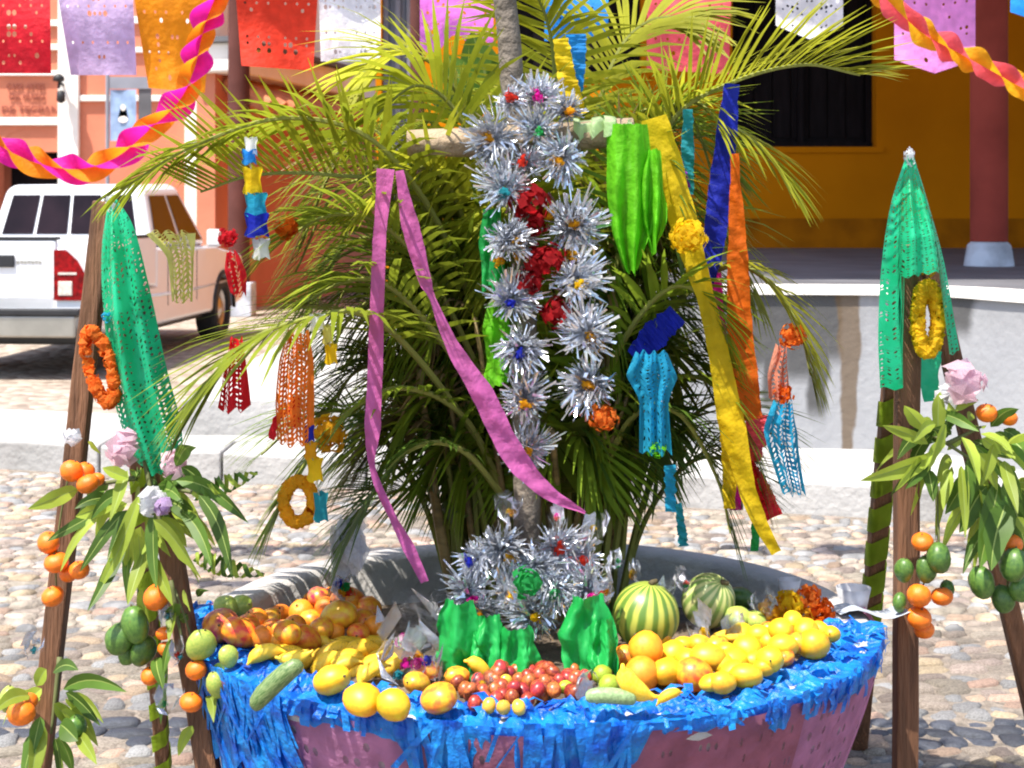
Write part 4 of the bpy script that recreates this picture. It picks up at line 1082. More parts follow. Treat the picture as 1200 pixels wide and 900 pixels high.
# nets and pierced paper pieces
def net(name, pts, widths, m, label, cat, d, nu, nv, hs=.33, depth=.02, kids=None):
    P3 = smooth_path([W(p[0], p[1], p[2] if len(p) > 2 else d) for p in pts], 30)
    ws = lerp_list([S(w, d) for w in widths], 30); sd = R.random() * 9
    def fp(u, v):
        k = min(int(v * 29), 28); f = v * 29 - k
        c = P3[k].lerp(P3[k + 1], f); w = ws[k] + (ws[k + 1] - ws[k]) * f
        return c + Vector(((u - .5) * w, -depth * math.sin(PI * u) + .012 * math.sin(u * 17 + sd + v * 3), .006 * math.sin(u * 21 + sd)))
    b = MB(); b.sheet(nu, nv, fp, lambda i, j: hs * R.uniform(.6, 1.15) if hs and 0 < i < nu - 1 and R.random() < .85 else 0)
    return tag(b.build(name, m, smooth=True, origin=P3[0]), label, cat)
net('paper_figure', [(764, 412), (764, 440), (766, 470), (768, 530)], [38, 62, 34, 38], M['cyan'], 'cyan cut paper figure with flared shoulders hanging on the palm', 'paper figure', 3.22, 9, 18, .2)
puff(770, 528, 12, 3.2, 'lime', 'lime and yellow knot below the cyan paper figure', n=40)
net('paper_net', [(918, 470), (915, 505), (922, 545), (930, 578)], [22, 42, 34, 28], M['cyan'], 'cyan cut paper net hanging at the right of the palm', 'paper net', 3.32, 8, 20, .36)
net('paper_net', [(916, 405), (912, 440), (914, 468)], [12, 26, 28], M['salmonnet'], 'rusty orange paper net above the cyan net', 'paper net', 3.33, 6, 12, .34)
net('paper_net', [(350, 388), (347, 425), (345, 470), (346, 516)], [26, 42, 46, 42], M['tangerine'], 'orange cut paper lantern hanging from the lower left frond', 'paper lantern', 3.05, 11, 24, .27, .06)
net('paper_net', [(278, 395), (276, 430), (274, 478)], [14, 26, 38], M['red'], 'red paper basket hanging below the lower left frond', 'paper basket', 3.02, 8, 16, .25, .05)
net('paper_net', [(272, 295), (276, 318), (280, 345)], [14, 24, 18], M['red'], 'red cut paper tails under the red tissue flower', 'paper net', 3.1, 6, 10, .3)
net('paper_net', [(200, 272), (212, 300), (214, 352)], [56, 30, 26], M['paleyellow'], 'pale yellow paper net hanging beside the green draped tripod', 'paper net', 3.2, 9, 16, .36)
rb('paper_strip', [(318, 515), (325, 490), (345, 478)], [10, 10, 8], M['red'], 'tiny red strip on the orange paper lantern', d=3.03, n=10)

# candy garlands on the left: chains of coloured paper wraps
def chain(items, label, d, cat='paper garland'):
    p0 = W(items[0][0], items[0][1], d)
    e = empty('paper_garland', p0, label, cat)
    b = MB(); b.tube([W(x, y, d + .01) - p0 for x, y, *_ in items], .0015, 4); b.build('string', M['string'], e)
    for x, y, w, h, c in items:
        b = MB(); q = W(x, y, d) - p0; ww, hh = S(w, d), S(h, d)
        b.sheet(10, 6, lambda u, v: q + Vector((ww * .5 * (.75 + .25 * abs(2 * v - 1)) * math.sin(u * 2 * PI), -ww * .4 * math.cos(u * 2 * PI), (v - .5) * hh + .004 * math.sin(u * 18 + v * 5))))
        b.build('paper_wrap', M[c], e, True)
chain([(294, 172, 16, 20, 'white'), (292, 184, 18, 16, 'blue'), (296, 212, 24, 30, 'yellow'), (300, 240, 28, 26, 'cyan'), (301, 264, 30, 26, 'royal'), (306, 292, 22, 22, 'white')], 'paper garland in white, yellow and blues hanging in the upper left fronds', 3.12)
chain([(347, 482, 12, 34, 'red'), (362, 508, 14, 18, 'royal'), (364, 528, 16, 18, 'marigold'), (369, 550, 20, 26, 'yellow'), (376, 594, 18, 32, 'teal')], 'paper garland of red, blue, yellow and teal below the orange lantern', 3.04)
chain([(372, 378, 20, 18, 'white'), (384, 392, 14, 20, 'paleyellow'), (388, 415, 16, 22, 'yellow')], 'white and yellow paper twist at the lower left frond tip', 3.06)

# ruffled loops
def loop(px, py, rx, ry, tube, d, c, label, n=260, cat='garland', tilt=0.0, dy=0.0):
    r = random.Random(R.randrange(9999)); b = MB(); p0 = W(px, py, d)
    for i in range(n):
        a = r.uniform(0, 2 * PI)
        cpt = Vector((S(rx, d) * math.cos(a) + tilt * S(ry, d) * math.sin(a), dy * math.sin(a), S(ry, d) * math.sin(a)))
        rd = Vector((r.gauss(0, 1), r.gauss(0, 1), r.gauss(0, 1))).normalized(); tt = S(tube, d)
        p = cpt + rd * tt * .7; s1 = rd.cross(Vector((r.uniform(-1, 1), .3, r.uniform(-1, 1)))).normalized(); s2 = rd.cross(s1); q = tt * r.uniform(.4, .75)
        b.add([p - s1 * q - s2 * q, p + s1 * q - s2 * q, p + s1 * q + s2 * q, p - s1 * q + s2 * q, p + rd * q * .7], [(0, 1, 4), (1, 2, 4), (2, 3, 4), (3, 0, 4)])
    return tag(b.build('flower_loop', M[c], origin=Vector((0, 0, 0))), label, cat), p0
def place_loop(*a, **k):
    o, p0 = loop(*a, **k); o.location = p0; return o
place_loop(117, 430, 13, 42, 8, 3.16, 'tangerine', 'orange ruffled paper loop hung on the green draped tripod by the pickup', tilt=-.25)
place_loop(350, 588, 17, 24, 8, 3.08, 'marigold', 'golden ruffled wreath hanging below the left fronds')
place_loop(1087, 374, 12, 38, 9, 3.44, 'yellow', 'yellow marigold loop hung on the tripod with the green and yellow spiral leg', n=380)
puff(1088, 315, 11, 3.45, 'marigold', 'yellow knot above the marigold loop', n=50)
puff(125, 372, 8, 3.16, 'cyan', 'small blue knot above the orange ruffled loop', n=30)

# ------------------------------------------------------------------ tripods with green tissue
def beam(parent, p0, p1, w, name='leg'):
    ax = (p1 - p0).normalized(); s1 = ax.cross(Vector((0, 1, 0))).normalized(); s2 = ax.cross(s1)
    b = MB(); n = 9; vs = []
    for i in range(n):
        t_ = i / (n - 1); c = p0.lerp(p1, t_) + s1 * R.uniform(-.0015, .0015); q = w / 2 * R.uniform(.96, 1.03)
        vs += [c - s1 * q - s2 * q, c + s1 * q - s2 * q, c + s1 * q + s2 * q, c - s1 * q + s2 * q]
    fs = [(4 * i + k, 4 * i + (k + 1) % 4, 4 * i + 4 + (k + 1) % 4, 4 * i + 4 + k) for i in range(n - 1) for k in range(4)] + [(3, 2, 1, 0), (4 * n - 4, 4 * n - 3, 4 * n - 2, 4 * n - 1)]
    b.add(vs, fs)
    b.v = [v - parent.location for v in b.v]
    return b.build(name, M['wood'], parent, bevel=.005)
def spiral(p0, p1, r_, turns, m, label, w):
    ax = (p1 - p0); L_ = ax.length; ax = ax / L_; s1 = ax.cross(Vector((0, 1, 0))).normalized(); s2 = ax.cross(s1); n = int(turns * 14)
    b = MB()
    for i in range(n + 1):
        t_ = i / n; a = t_ * turns * 2 * PI; rd = s1 * math.cos(a) + s2 * math.sin(a)
        sq = 1 / max(abs(math.cos(a)), abs(math.sin(a)))
        c = p0 + ax * L_ * t_ + rd * r_ * min(sq, 1.36)
        b.v += [c - ax * w / 2, c + ax * w / 2]
    b.f = [(2 * i, 2 * i + 2, 2 * i + 3, 2 * i + 1) for i in range(n)]; b.m = [0] * n
    return tag(b.build('spiral_ribbon', m, smooth=True, origin=p0), label, 'ribbon')
tl = empty('pole_tripod', (W(150, 900, 3.3).x, 3.3, 0), 'dark wooden pole tripod under green tissue, beside the white pickup', 'tripod', 'pole tripods flanking the planter')
topL = W(133, 268, 3.3)
fl = W(24, 245 + 1.55 * F / 3.22, 3.22); beam(tl, topL + Vector((-.02, 0, .06)), fl, .044)
fr_ = W(282, 245 + 1.55 * F / 3.08, 3.08); beam(tl, W(142, 300, 3.27), fr_, .044)
fb = W(197, 245 + 1.55 * F / 3.75, 3.75); beam(tl, W(140, 290, 3.36), fb, .034)
spiral(W(140, 290, 3.36).lerp(fb, .30), W(140, 290, 3.36).lerp(fb, .93), .0205, 11, M['spiral'], 'yellow green ribbon wound round the rear leg of the tripod by the pickup', .045)
tr_ = empty('pole_tripod', (W(1075, 900, 3.6).x, 3.6, 0), 'dark wooden pole tripod under green tissue, beside the bowl end with yellow fruit', 'tripod', 'pole tripods flanking the planter')
ff = W(1060, 245 + 1.55 * F / 3.5, 3.5); beam(tr_, W(1064, 300, 3.5), ff, .052)
frr = W(1236, 245 + 1.55 * F / 3.9, 3.9); beam(tr_, W(1076, 255, 3.55), frr, .046)
fbk = W(1006, 245 + 1.55 * F / 4.3, 4.3); beam(tr_, W(1060, 290, 3.6), fbk, .046)
spiral(W(1060, 290, 3.6).lerp(fbk, .26), W(1060, 290, 3.6).lerp(fbk, .74), .0275, 7, M['spiral'], 'yellow green ribbon wound round the rear leg of the tripod by the yellow fruit', .075)
# green tissue nets
def drape(pts_l, pts_r, nu, nv, d, label, lens=None, cen=0):
    Lp = smooth_path([W(x, y, d) for x, y in pts_l], 40); Rp = smooth_path([W(x, y, d) for x, y in pts_r], 40); sd = R.random() * 9
    def fp(u, v):
        if lens: v = v * (lens(u))
        k = min(int(v * 39), 38); f = v * 39 - k
        a = Lp[k].lerp(Lp[k + 1], f); c = Rp[k].lerp(Rp[k + 1], f)
        return a.lerp(c, u) + Vector((0, -.085 * math.sin(PI * u) * min(1, v * 2.5) - cen + .016 * math.sin(u * 15 + sd + v * 2) * min(1, v * 3), .004 * math.sin(u * 40)))
    b = MB(); b.sheet(nu, nv, fp, lambda i, j: R.uniform(.12, .30) if R.random() < .6 and j > 3 else 0)
    return tag(b.build('green_tissue', M['aqua'], smooth=True, origin=W(pts_l[0][0], pts_l[0][1], d)), label, 'tissue paper')
drape([(127, 232), (119, 300), (124, 380), (136, 470), (160, 535), (176, 548)], [(135, 232), (158, 270), (178, 350), (194, 430), (211, 500), (212, 548)], 15, 60, 3.21, 'sea green tissue net draped over the tripod by the pickup')
drape([(1062, 182), (1043, 240), (1033, 310), (1030, 390), (1033, 456)], [(1070, 182), (1088, 235), (1106, 300), (1118, 370), (1128, 440)], 16, 52, 3.46, 'sea green tissue net draped over the tripod by the yellow fruit',
      lambda u: 1.0 if u < .2 else (.55 if u < .8 else .9))
rb('tissue_tail', [(1092, 410), (1088, 440), (1092, 470)], [26, 24, 18], M['aqua'], 'green tissue tail under the marigold loop', 'tissue paper', d=3.52, n=12)
for px, py, d_, lab in ((130, 238, 3.2, 'white tissue tip on top of the tripod by the pickup'), (1066, 184, 3.45, 'white tissue tip on top of the tripod by the yellow fruit')):
    puff(px, py, 8, d_, 'white', lab, 'tissue tip', n=40, sy=1.6, name='tissue_tip')
# pink and white paper blooms on the tripods
for px, py, r_, d_, c, lab in ((142, 525, 22, 3.12, 'palepink', 'pale pink paper bloom tied left of the green tissue end'), (203, 545, 17, 3.1, 'palepink', 'pink and white paper bloom right of the green tissue end'),
                               (1130, 448, 26, 3.4, 'palepink', 'large pale pink paper bloom on the tripod with the marigold loop'), (178, 588, 17, 3.04, 'white', 'white wrapped sweet tucked among mango leaves'), (192, 595, 12, 3.02, 'lavender', 'pearly wrapped sweet beside the white one'),
                               (1112, 465, 15, 3.42, 'white', 'white paper bloom below the large pink one'), (85, 512, 10, 3.16, 'white', 'small white sweet above the oranges on the tripod leg')):
    puff(px, py, r_, d_, c, lab, 'paper bloom', n=26, sz=1.15, name='paper_bloom')

# ------------------------------------------------------------------ leafy branches on the tripods
def branch(name, label, loc, leaves, extra, twigs, seed):
    e = empty(name, loc, label, 'leafy branch')
    r = random.Random(seed)
    for tw in twigs:
        b = MB(); b.tube(smooth_path([W(*p) - e.location for p in tw], 8), lerp_list([.006, .003], 8), 6); b.build('twig', M['twig'], e, True)
    for (x0, y0, x1, y1, w, dk, d0) in leaves:
        b = MB(); leafblade(b, W(x0, y0, d0) - e.location, W(x1, y1, d0 - .05 + r.uniform(-.06, .06)) - e.location, S(w * 1.1, d0), Vector((r.uniform(-.5, .5), -1, r.uniform(-.2, .6))), r.uniform(.1, .45), r.uniform(.1, .45))
        b.build('leaf', [M['mleaf_d' if dk else 'mleaf_l'], M['midrib']], e, True)
    for (cx, cy, rx, ry, n, d0) in extra:
        for k in range(n):
            a = r.uniform(0, 2 * PI); q = math.sqrt(r.random())
            x0, y0 = cx + rx * q * math.cos(a) * .5, cy + ry * q * math.sin(a) * .5
            dx, dy = math.cos(a) * r.uniform(22, 52), math.sin(a) * r.uniform(15, 35) + r.uniform(8, 46)
            dd = d0 + r.uniform(-.06, .09)
            b = MB(); leafblade(b, W(x0, y0, dd) - e.location, W(x0 + dx, y0 + dy, dd + r.uniform(-.07, .07)) - e.location, S(r.uniform(9, 20), d0), Vector((r.uniform(-.7, .7), -1, r.uniform(-.3, .8))), r.uniform(.1, .7), r.uniform(.1, .4))
            b.build('leaf', [M['mleaf_d' if r.random() < .5 else 'mleaf_l'], M['midrib']], e, True)
    return e
LL = [(92, 575, 32, 588, 18, 0, 3.14), (125, 590, 55, 632, 13, 1, 3.14), (165, 580, 110, 690, 17, 0, 3.04), (150, 600, 92, 652, 16, 1, 3.08), (150, 635, 100, 705, 15, 1, 3.1), (178, 600, 186, 680, 18, 1, 3.05), (168, 640, 152, 700, 16, 0, 3.08),
      (203, 545, 233, 512, 16, 1, 3.08), (212, 548, 240, 566, 14, 1, 3.06), (205, 566, 292, 592, 17, 1, 3.04), (232, 580, 273, 660, 17, 1, 3.02), (178, 612, 238, 660, 20, 0, 3.0), (212, 600, 250, 655, 16, 1, 3.06), (152, 552, 126, 602, 13, 0, 3.08),
      (118, 532, 106, 510, 12, 0, 3.1), (176, 640, 200, 702, 14, 0, 3.03), (150, 560, 120, 545, 14, 0, 3.06), (190, 580, 215, 545, 15, 1, 3.08), (165, 690, 175, 730, 14, 0, 3.06)]
branch('mango_branch', 'spray of mango leaves below the green tissue on the tripod by the pickup', W(175, 570, 3.12), LL, [(165, 590, 100, 80, 44, 3.12)], [[(170, 540, 3.14), (180, 590, 3.1), (200, 640, 3.08)], [(160, 560, 3.12), (100, 570, 3.14)], [(190, 570, 3.1), (240, 580, 3.06)]], 1)
LR = [(1098, 535, 1008, 556, 20, 0, 3.4), (1088, 520, 1034, 488, 13, 0, 3.38), (1082, 506, 1062, 468, 16, 0, 3.38), (1096, 510, 1104, 452, 16, 0, 3.4), (1098, 500, 1068, 508, 12, 0, 3.36), (1110, 482, 1146, 464, 15, 0, 3.4), (1100, 487, 1148, 492, 14, 1, 3.42),
      (1125, 512, 1150, 558, 17, 0, 3.36), (1165, 520, 1150, 560, 14, 0, 3.36), (1150, 508, 1186, 526, 15, 0, 3.38), (1160, 500, 1195, 470, 16, 1, 3.42), (1150, 552, 1106, 592, 24, 1, 3.42), (1158, 572, 1122, 616, 26, 1, 3.42), (1168, 565, 1150, 648, 34, 1, 3.44), (1180, 560, 1200, 645, 30, 1, 3.44),
      (1092, 545, 1060, 565, 15, 1, 3.42), (1090, 550, 1092, 582, 14, 1, 3.42), (1110, 500, 1085, 540, 18, 0, 3.36), (1180, 520, 1215, 500, 18, 0, 3.4), (1175, 590, 1165, 660, 30, 1, 3.42), (1180, 540, 1190, 590, 14, 0, 3.36)]
branch('mango_branch', 'spray of broad mango leaves on the tripod with the marigold loop', W(1120, 520, 3.45), LR, [(1130, 520, 120, 70, 46, 3.46), (1175, 585, 60, 80, 22, 3.48)], [[(1075, 500, 3.5), (1110, 520, 3.44), (1170, 560, 3.44)], [(1110, 520, 3.44), (1150, 500, 3.42)], [(1098, 570, 3.46), (1100, 640, 3.46)]], 2)
branch('mango_branch', 'low spray of leaves tied on the tripod leg nearest the pickup', W(60, 810, 3.2), [(75, 810, 148, 793, 17, 1, 3.14), (62, 790, 92, 776, 14, 1, 3.12), (55, 785, 42, 800, 16, 0, 3.1), (35, 815, -8, 828, 18, 0, 3.12), (70, 850, 92, 862, 22, 1, 3.12), (95, 860, 112, 885, 14, 0, 3.14), (45, 840, 40, 880, 14, 1, 3.12)], [(60, 830, 50, 80, 18, 3.17)], [[(70, 770, 3.2), (60, 860, 3.17)]], 3)
branch('mango_branch', 'few leaves hanging with fruit on the tripod leg by the bowl', W(215, 760, 3.1), [(215, 690, 222, 715, 10, 0, 3.06), (232, 700, 246, 684, 9, 1, 3.08), (250, 800, 265, 775, 18, 0, 3.03), (225, 850, 210, 880, 12, 0, 3.05), (245, 815, 250, 838, 12, 0, 3.03), (185, 770, 190, 800, 14, 1, 3.06), (205, 715, 196, 745, 12, 0, 3.05)], [(205, 740, 50, 60, 6, 3.1)], [[(200, 680, 3.12), (215, 760, 3.1)]], 4)
# twisted palm leaf braids reaching out from the mango spray
def braid(pts, d, lab):
    P3 = smooth_path([W(x, y, d) for x, y in pts], 26); e = empty('leaf_braid', P3[0], lab, 'leaf braid')
    for ph, mt in ((0, 'mleaf_l'), (PI, 'mleaf_d')):
        b = MB(); fr = frames(P3)
        for i, p in enumerate(P3):
            a = i * .85 + ph; t_, nn, sd = fr[i]; q = .016 * math.sin(PI * (.15 + .8 * i / 25))
            rd = nn * math.cos(a) + sd * math.sin(a); tn = -nn * math.sin(a) + sd * math.cos(a)
            b.v += [p + rd * q - e.location - tn * q * .9, p + rd * q * 1.1 - e.location, p + rd * q - e.location + tn * q * .9]
        b.f = [(3 * i + j, 3 * i + j + 1, 3 * i + j + 4, 3 * i + j + 3) for i in range(25) for j in (0, 1)]; b.m = [0] * len(b.f)
        b.build('strand', M[mt], e, True)
braid([(226, 582), (262, 568), (302, 554)], 3.04, 'striped leaf braid pointing up beside the mango spray')
braid([(228, 652), (262, 664), (310, 674)], 3.0, 'striped leaf braid lying low towards the bowl rim')

# ------------------------------------------------------------------ fruit
def fruit_mesh(name, m, prof, n=16, bend=0, squash=1.0, lump=0):
    b = MB(); b.lathe(prof, n)
    for v in b.v:
        v.y *= squash; v.x += bend * (v.z * v.z)
        if lump: v += v.normalized() * lump * noise.noise(v * 2.2)
    return b.mesh(name, m, True)
def mango_prof(): return [(.001, -1.1), (.32, -1.05), (.62, -.85), (.86, -.5), (.97, -.1), (.95, .3), (.78, .7), (.5, .96), (.2, 1.07), (.001, 1.08)]
orange_prof = [(.001, -.95), (.2, -.97), (.5, -.86), (.8, -.6), (.97, -.2), (.99, .15), (.85, .55), (.55, .84), (.25, .93), (.1, .9), (.001, .87)]
FM = {k: fruit_mesh('mango', M[k], mango_prof(), 16, .10, .86, .06) for k in ('ymango', 'omango', 'rmango', 'gmango', 'lgmango')}
FM['orange'] = fruit_mesh('orange', M['orange_fruit'], orange_prof, 18)
FM['mandarin'] = fruit_mesh('mandarin', M['mandarin'], [(r_, z * .86) for r_, z in orange_prof], 16, 0, 1, .03)
FM['lime'] = fruit_mesh('lime', M['lime_fruit'], [(.001, -1.15), (.12, -1.08), (.5, -.88), (.85, -.45), (.97, 0), (.85, .45), (.5, .88), (.12, 1.06), (.001, 1.1)], 14)
FM['jocote'] = fruit_mesh('plum', M['jocote'], ball_prof(.95, 1.12), 10, 0, 1, .08)
FM['yjocote'] = fruit_mesh('plum', M['yjocote'], ball_prof(.95, 1.12), 10, 0, 1, .08)
FM['cuke'] = fruit_mesh('cucumber', M['cuke'], [(.001, -1), (.16, -.97), (.25, -.85), (.30, -.5), (.31, 0), (.30, .5), (.25, .85), (.14, .97), (.001, 1)], 12, .10, 1, .02)
def banana_mesh(m):
    pts = [Vector((math.sin(a) * 1.0, 0, -math.cos(a) * 1.0 + .8)) for a in [(-.78 + 1.56 * i / 13) for i in range(14)]]
    rad = [.05, .07, .16, .24, .275, .29, .295, .29, .28, .25, .20, .12, .06, .05]
    b = MB(); b.tube(pts, rad, 6); return b.mesh('banana', m, True)
FM['banana'] = banana_mesh(M['banana']); FM['bananas'] = banana_mesh(M['banana_spot'])
stem_me = blob_mesh('stem', M['stem'], [(.10, 0), (.07, .08), (.05, .16), (.001, .17)], 6)
def surf(x, y):
    r_ = math.hypot(x - PCX, y - PCY)
    return .634 if r_ > .60 and y < 3.5 else (.622 if r_ > .68 else soil_z(x, y) + .004)
INFO = {'ymango': ('yellow_mango', 'mango'), 'omango': ('orange_mango', 'mango'), 'rmango': ('red_mango', 'mango'), 'gmango': ('green_mango', 'mango'), 'lgmango': ('pale_green_mango', 'mango'), 'orange': ('orange_fruit', 'orange'),
        'mandarin': ('mandarin', 'mandarin'), 'lime': ('lime', 'lime'), 'jocote': ('red_plum', 'plum'), 'yjocote': ('yellow_plum', 'plum'), 'banana': ('banana', 'banana'), 'bananas': ('banana', 'banana'), 'cuke': ('cucumber', 'cucumber')}
def fruit(kind, px, py, rpx, label, group=None, layer=0, d=None, stand=False, rot=None, stem=True):
    if d is None:
        dd = 3.1
        for _ in range(6):
            rr_ = S(rpx, dd); x_ = (px - HX) / F * dd
            z_ = surf(x_, dd) + rr_ * (.92 + 1.25 * layer)
            dd = (CH - z_) * F / (py - HY)
    else: dd = d
    r_ = S(rpx, dd)
    if rot is None:
        rot = (R.uniform(1.1, 1.9), R.uniform(-.4, .4), R.uniform(0, 6.28)) if kind not in ('orange', 'mandarin', 'jocote', 'yjocote') else (R.uniform(-.8, .8), R.uniform(-.8, .8), R.uniform(0, 6))
        if stand: rot = (R.uniform(-.3, .3), R.uniform(-.3, .3), R.uniform(0, 6))
    o = inst(FM[kind], INFO[kind][0], W(px, py, dd), rot, tuple(r_ * (1.0 if d else 1.07) * R.uniform(.92, 1.09) for _ in range(3)))
    tag(o, label, INFO[kind][1], group)
    if stem and kind not in ('banana', 'bananas', 'jocote', 'yjocote', 'cuke', 'lime'):
        inst(stem_me, 'stem', (0.1 if 'mango' in kind else 0, 0, 1.04 if 'mango' in kind else (.86 if kind == 'orange' else .75)), (0, 0, 0), 1.0, o)
    return o
GL = 'mangoes heaped at the banana end'
fruit('rmango', 259, 733, 22, 'purple red mango at the outer end of the heap beside the cucumber')
fruit('omango', 280, 741, 20, 'orange mango piled behind the bananas', GL)
fruit('lgmango', 266, 711, 14, 'yellow green mango at the back of the mango heap', 'green mangoes behind the heap', layer=.3)
fruit('lgmango', 281, 710, 13, 'yellow green mango at the back of the mango heap', 'green mangoes behind the heap', layer=.3)
for k, px, py, r_, ly in (('orange', 300, 727, 14, .2), ('omango', 316, 724, 12, .3), ('orange', 308, 747, 14, .1), ('omango', 336, 741, 17, .2), ('omango', 356, 748, 18, .1), ('omango', 377, 737, 15, .4), ('omango', 339, 709, 14, .6),
                          ('orange', 354, 719, 15, .5), ('rmango', 373, 699, 12, .8), ('orange', 382, 713, 13, .7), ('omango', 398, 721, 19, .5), ('orange', 411, 716, 14, .6), ('omango', 407, 703, 18, .8), ('omango', 320, 735, 12, .1), ('omango', 365, 727, 13, .3), ('orange', 392, 741, 12, .2)):
    lab = {'orange': 'round orange piled among the mangoes behind the bananas', 'omango': 'orange mango piled behind the bananas', 'rmango': 'small dark red mango on top of the mango heap'}[k]
    fruit(k, px, py, r_, lab, {'orange': 'oranges in the mango heap', 'omango': GL}.get(k), ly)
for k, px, py, r_, ry_, rz in (('banana', 312, 770, 22, .2, .3), ('bananas', 336, 762, 22, -.1, .2), ('bananas', 364, 768, 22, .3, -.3), ('banana', 350, 775, 20, 0, .6), ('bananas', 392, 770, 24, .3, .5), ('banana', 384, 780, 22, .5, .4), ('bananas', 416, 756, 26, -.2, .4), ('bananas', 424, 767, 26, .1, .5),
                               ('bananas', 430, 779, 26, .3, .6), ('banana', 404, 783, 20, .3, .2), ('bananas', 440, 752, 20, -.1, .3), ('banana', 372, 757, 18, .1, -.4)):
    fruit(k, px, py, r_ * 1.5, 'ripe spotted banana lying in front of the mango heap' if k == 'bananas' else 'clean yellow banana lying in front of the mango heap', 'bananas before the mango heap', -.55, rot=(R.choice([R.uniform(.5, 1.1), R.uniform(2.0, 2.6)]), ry_ * -1.2, rz))
FRT = 'yellow mangoes along the blue tissue edge'
for px, py, r_ in ((388, 797, 20), (425, 820, 20), (462, 826, 19)):
    fruit('ymango', px, py, r_, 'plump yellow mango on the blue tissue in front of the bananas', FRT)
fruit('omango', 515, 818, 19, 'single orange flushed mango on the blue tissue beside the red plums')
o = fruit('cuke', 322, 800, 30, 'dark striped cucumber slanting over the blue rim under the mangoes', rot=(0, PI / 2 - .75, 0)); o.scale = tuple(q * 1.15 for q in o.scale)
pl_list = [(573, 827), (590, 829), (608, 829), (618, 821), (634, 814), (588, 815), (565, 811), (556, 824), (600, 818), (613, 810), (608, 797), (620, 799), (632, 793), (629, 806), (648, 792), (645, 802), (672, 798), (579, 808), (655, 799), (545, 808), (575, 796), (592, 800), (560, 798), (600, 808), (640, 808), (552, 813), (622, 788), (596, 790), (665, 792), (582, 820), (569, 818), (536, 800), (605, 786), (640, 786)]
for i, (px, py) in enumerate(pl_list):
    yel = i in (0, 1, 2, 21)
    fruit('yjocote' if yel else 'jocote', px, py, 8.5, 'small yellow plum in the pile at the cross foot' if yel else 'small red plum in the pile at the cross foot', 'yellow plums' if yel else 'red plums')
fruit('lime', 663, 805, 8, 'tiny yellow lime lying with the red plums', stem=False)
fruit('lime', 706, 791, 11, 'green lime behind the pale cucumber', 'limes by the pale cucumber'); fruit('lime', 714, 803, 12, 'green lime behind the pale cucumber', 'limes by the pale cucumber')
o = fruit('cuke', 716, 815, 28, 'pale cucumber lying on the blue tissue before the limes', rot=(0, PI / 2 + .08, .05)); o.data = o.data.copy(); o.data.materials[0] = mat('pale_cucumber_skin', (.24, .34, .15), .45, .25, 9)
fruit('banana', 748, 800, 42, 'single banana leaning before the melon and oranges', rot=(.5, .75, .2))
fruit('bananas', 784, 818, 22, 'short brown tipped banana on the blue tissue edge', rot=(-.2, PI - .4, .2))
for k, px, py, r_, ly in (('omango', 425, 728, 15, .3), ('orange', 438, 735, 13, .2), ('omango', 432, 712, 14, .5), ('omango', 290, 733, 14, .3), ('orange', 328, 722, 13, .4), ('omango', 420, 742, 14, .1), ('orange', 346, 733, 12, .5), ('omango', 360, 706, 13, .7), ('omango', 390, 698, 13, .8), ('orange', 325, 750, 12, 0)):
    fruit(k, px, py, r_, 'round orange piled among the mangoes behind the bananas' if k == 'orange' else 'orange mango piled behind the bananas', 'oranges in the mango heap' if k == 'orange' else GL, ly)
for i, (px, py, ry_, rz) in enumerate(((448, 765, .2, .5), (455, 780, .4, .3), (438, 790, .3, .6), (410, 775, -.1, .4), (345, 768, .1, .2), (320, 762, -.2, .1), (470, 770, .1, .8), (400, 758, .2, .3), (560, 788, -.7, .2), (572, 778, -.9, .4))):
    nr = i > 7
    fruit('bananas' if i % 2 else 'banana', px, py, 30, 'banana leaning on the green tissue behind the plums' if nr else 'ripe spotted banana lying in front of the mango heap' if i % 2 else 'clean yellow banana lying in front of the mango heap', 'bananas behind the plums' if nr else 'bananas before the mango heap', -.45, rot=(R.choice([R.uniform(.5, 1.1), R.uniform(2.0, 2.6)]), -ry_ * 1.2, rz))
rx_ = random.Random(3)
for k in range(26):
    px, py = rx_.uniform(545, 690), rx_.uniform(782, 812)
    fruit('jocote', px, py, rx_.uniform(7, 9), 'small red plum in the pile at the cross foot', 'red plums', rx_.uniform(0, .8))
for px, py, r_ in ((488, 800, 15), (535, 792, 13), (500, 785, 13), (548, 775, 12)):
    fruit('omango', px, py, r_, 'orange mango between the clear bags and the plums', 'mangoes between bags and plums')
GR = 'yellow mangoes heaped at the marigold end'
fruit('orange', 757, 760, 19, 'large orange resting directly against the striped melon', layer=.7); fruit('orange', 752, 790, 19, 'large orange under the one that touches the melon')
for px, py, r_, ly in ((782, 787, 18, .1), (812, 790, 20, 0), (847, 800, 14, 0), (874, 792, 17, 0), (786, 766, 15, .4), (830, 770, 18, .4), (848, 779, 14, .3), (862, 772, 15, .4), (877, 760, 15, .6), (902, 773, 17, .1), (918, 757, 16, .3), (953, 755, 18, .0), (974, 743, 11, .1), (900, 752, 14, .5), (935, 754, 14, .2), (858, 788, 15, .1), (805, 772, 14, .4), (888, 745, 14, .8), (915, 738, 14, .7), (840, 758, 13, .7), (868, 742, 13, .9), (945, 738, 13, .4), (820, 755, 13, .7), (930, 728, 12, .8), (895, 782, 12, 0), (800, 757, 12, .6), (775, 747, 11, .7), (850, 764, 13, .8), (884, 774, 12, .5), (920, 771, 11, 0), (960, 738, 11, .4), (900, 738, 11, .9), (833, 800, 12, 0)):
    kk = R.choice(['ymango', 'ymango', 'ymango', 'ymango', 'ymango', 'omango'])
    fruit(kk, px, py, r_, ('large' if r_ >= 17 else 'small' if r_ < 14 else 'medium') + (' golden yellow' if kk == 'ymango' else ' orange flushed') + ' mango in the heap at the marigold end', GR, ly)
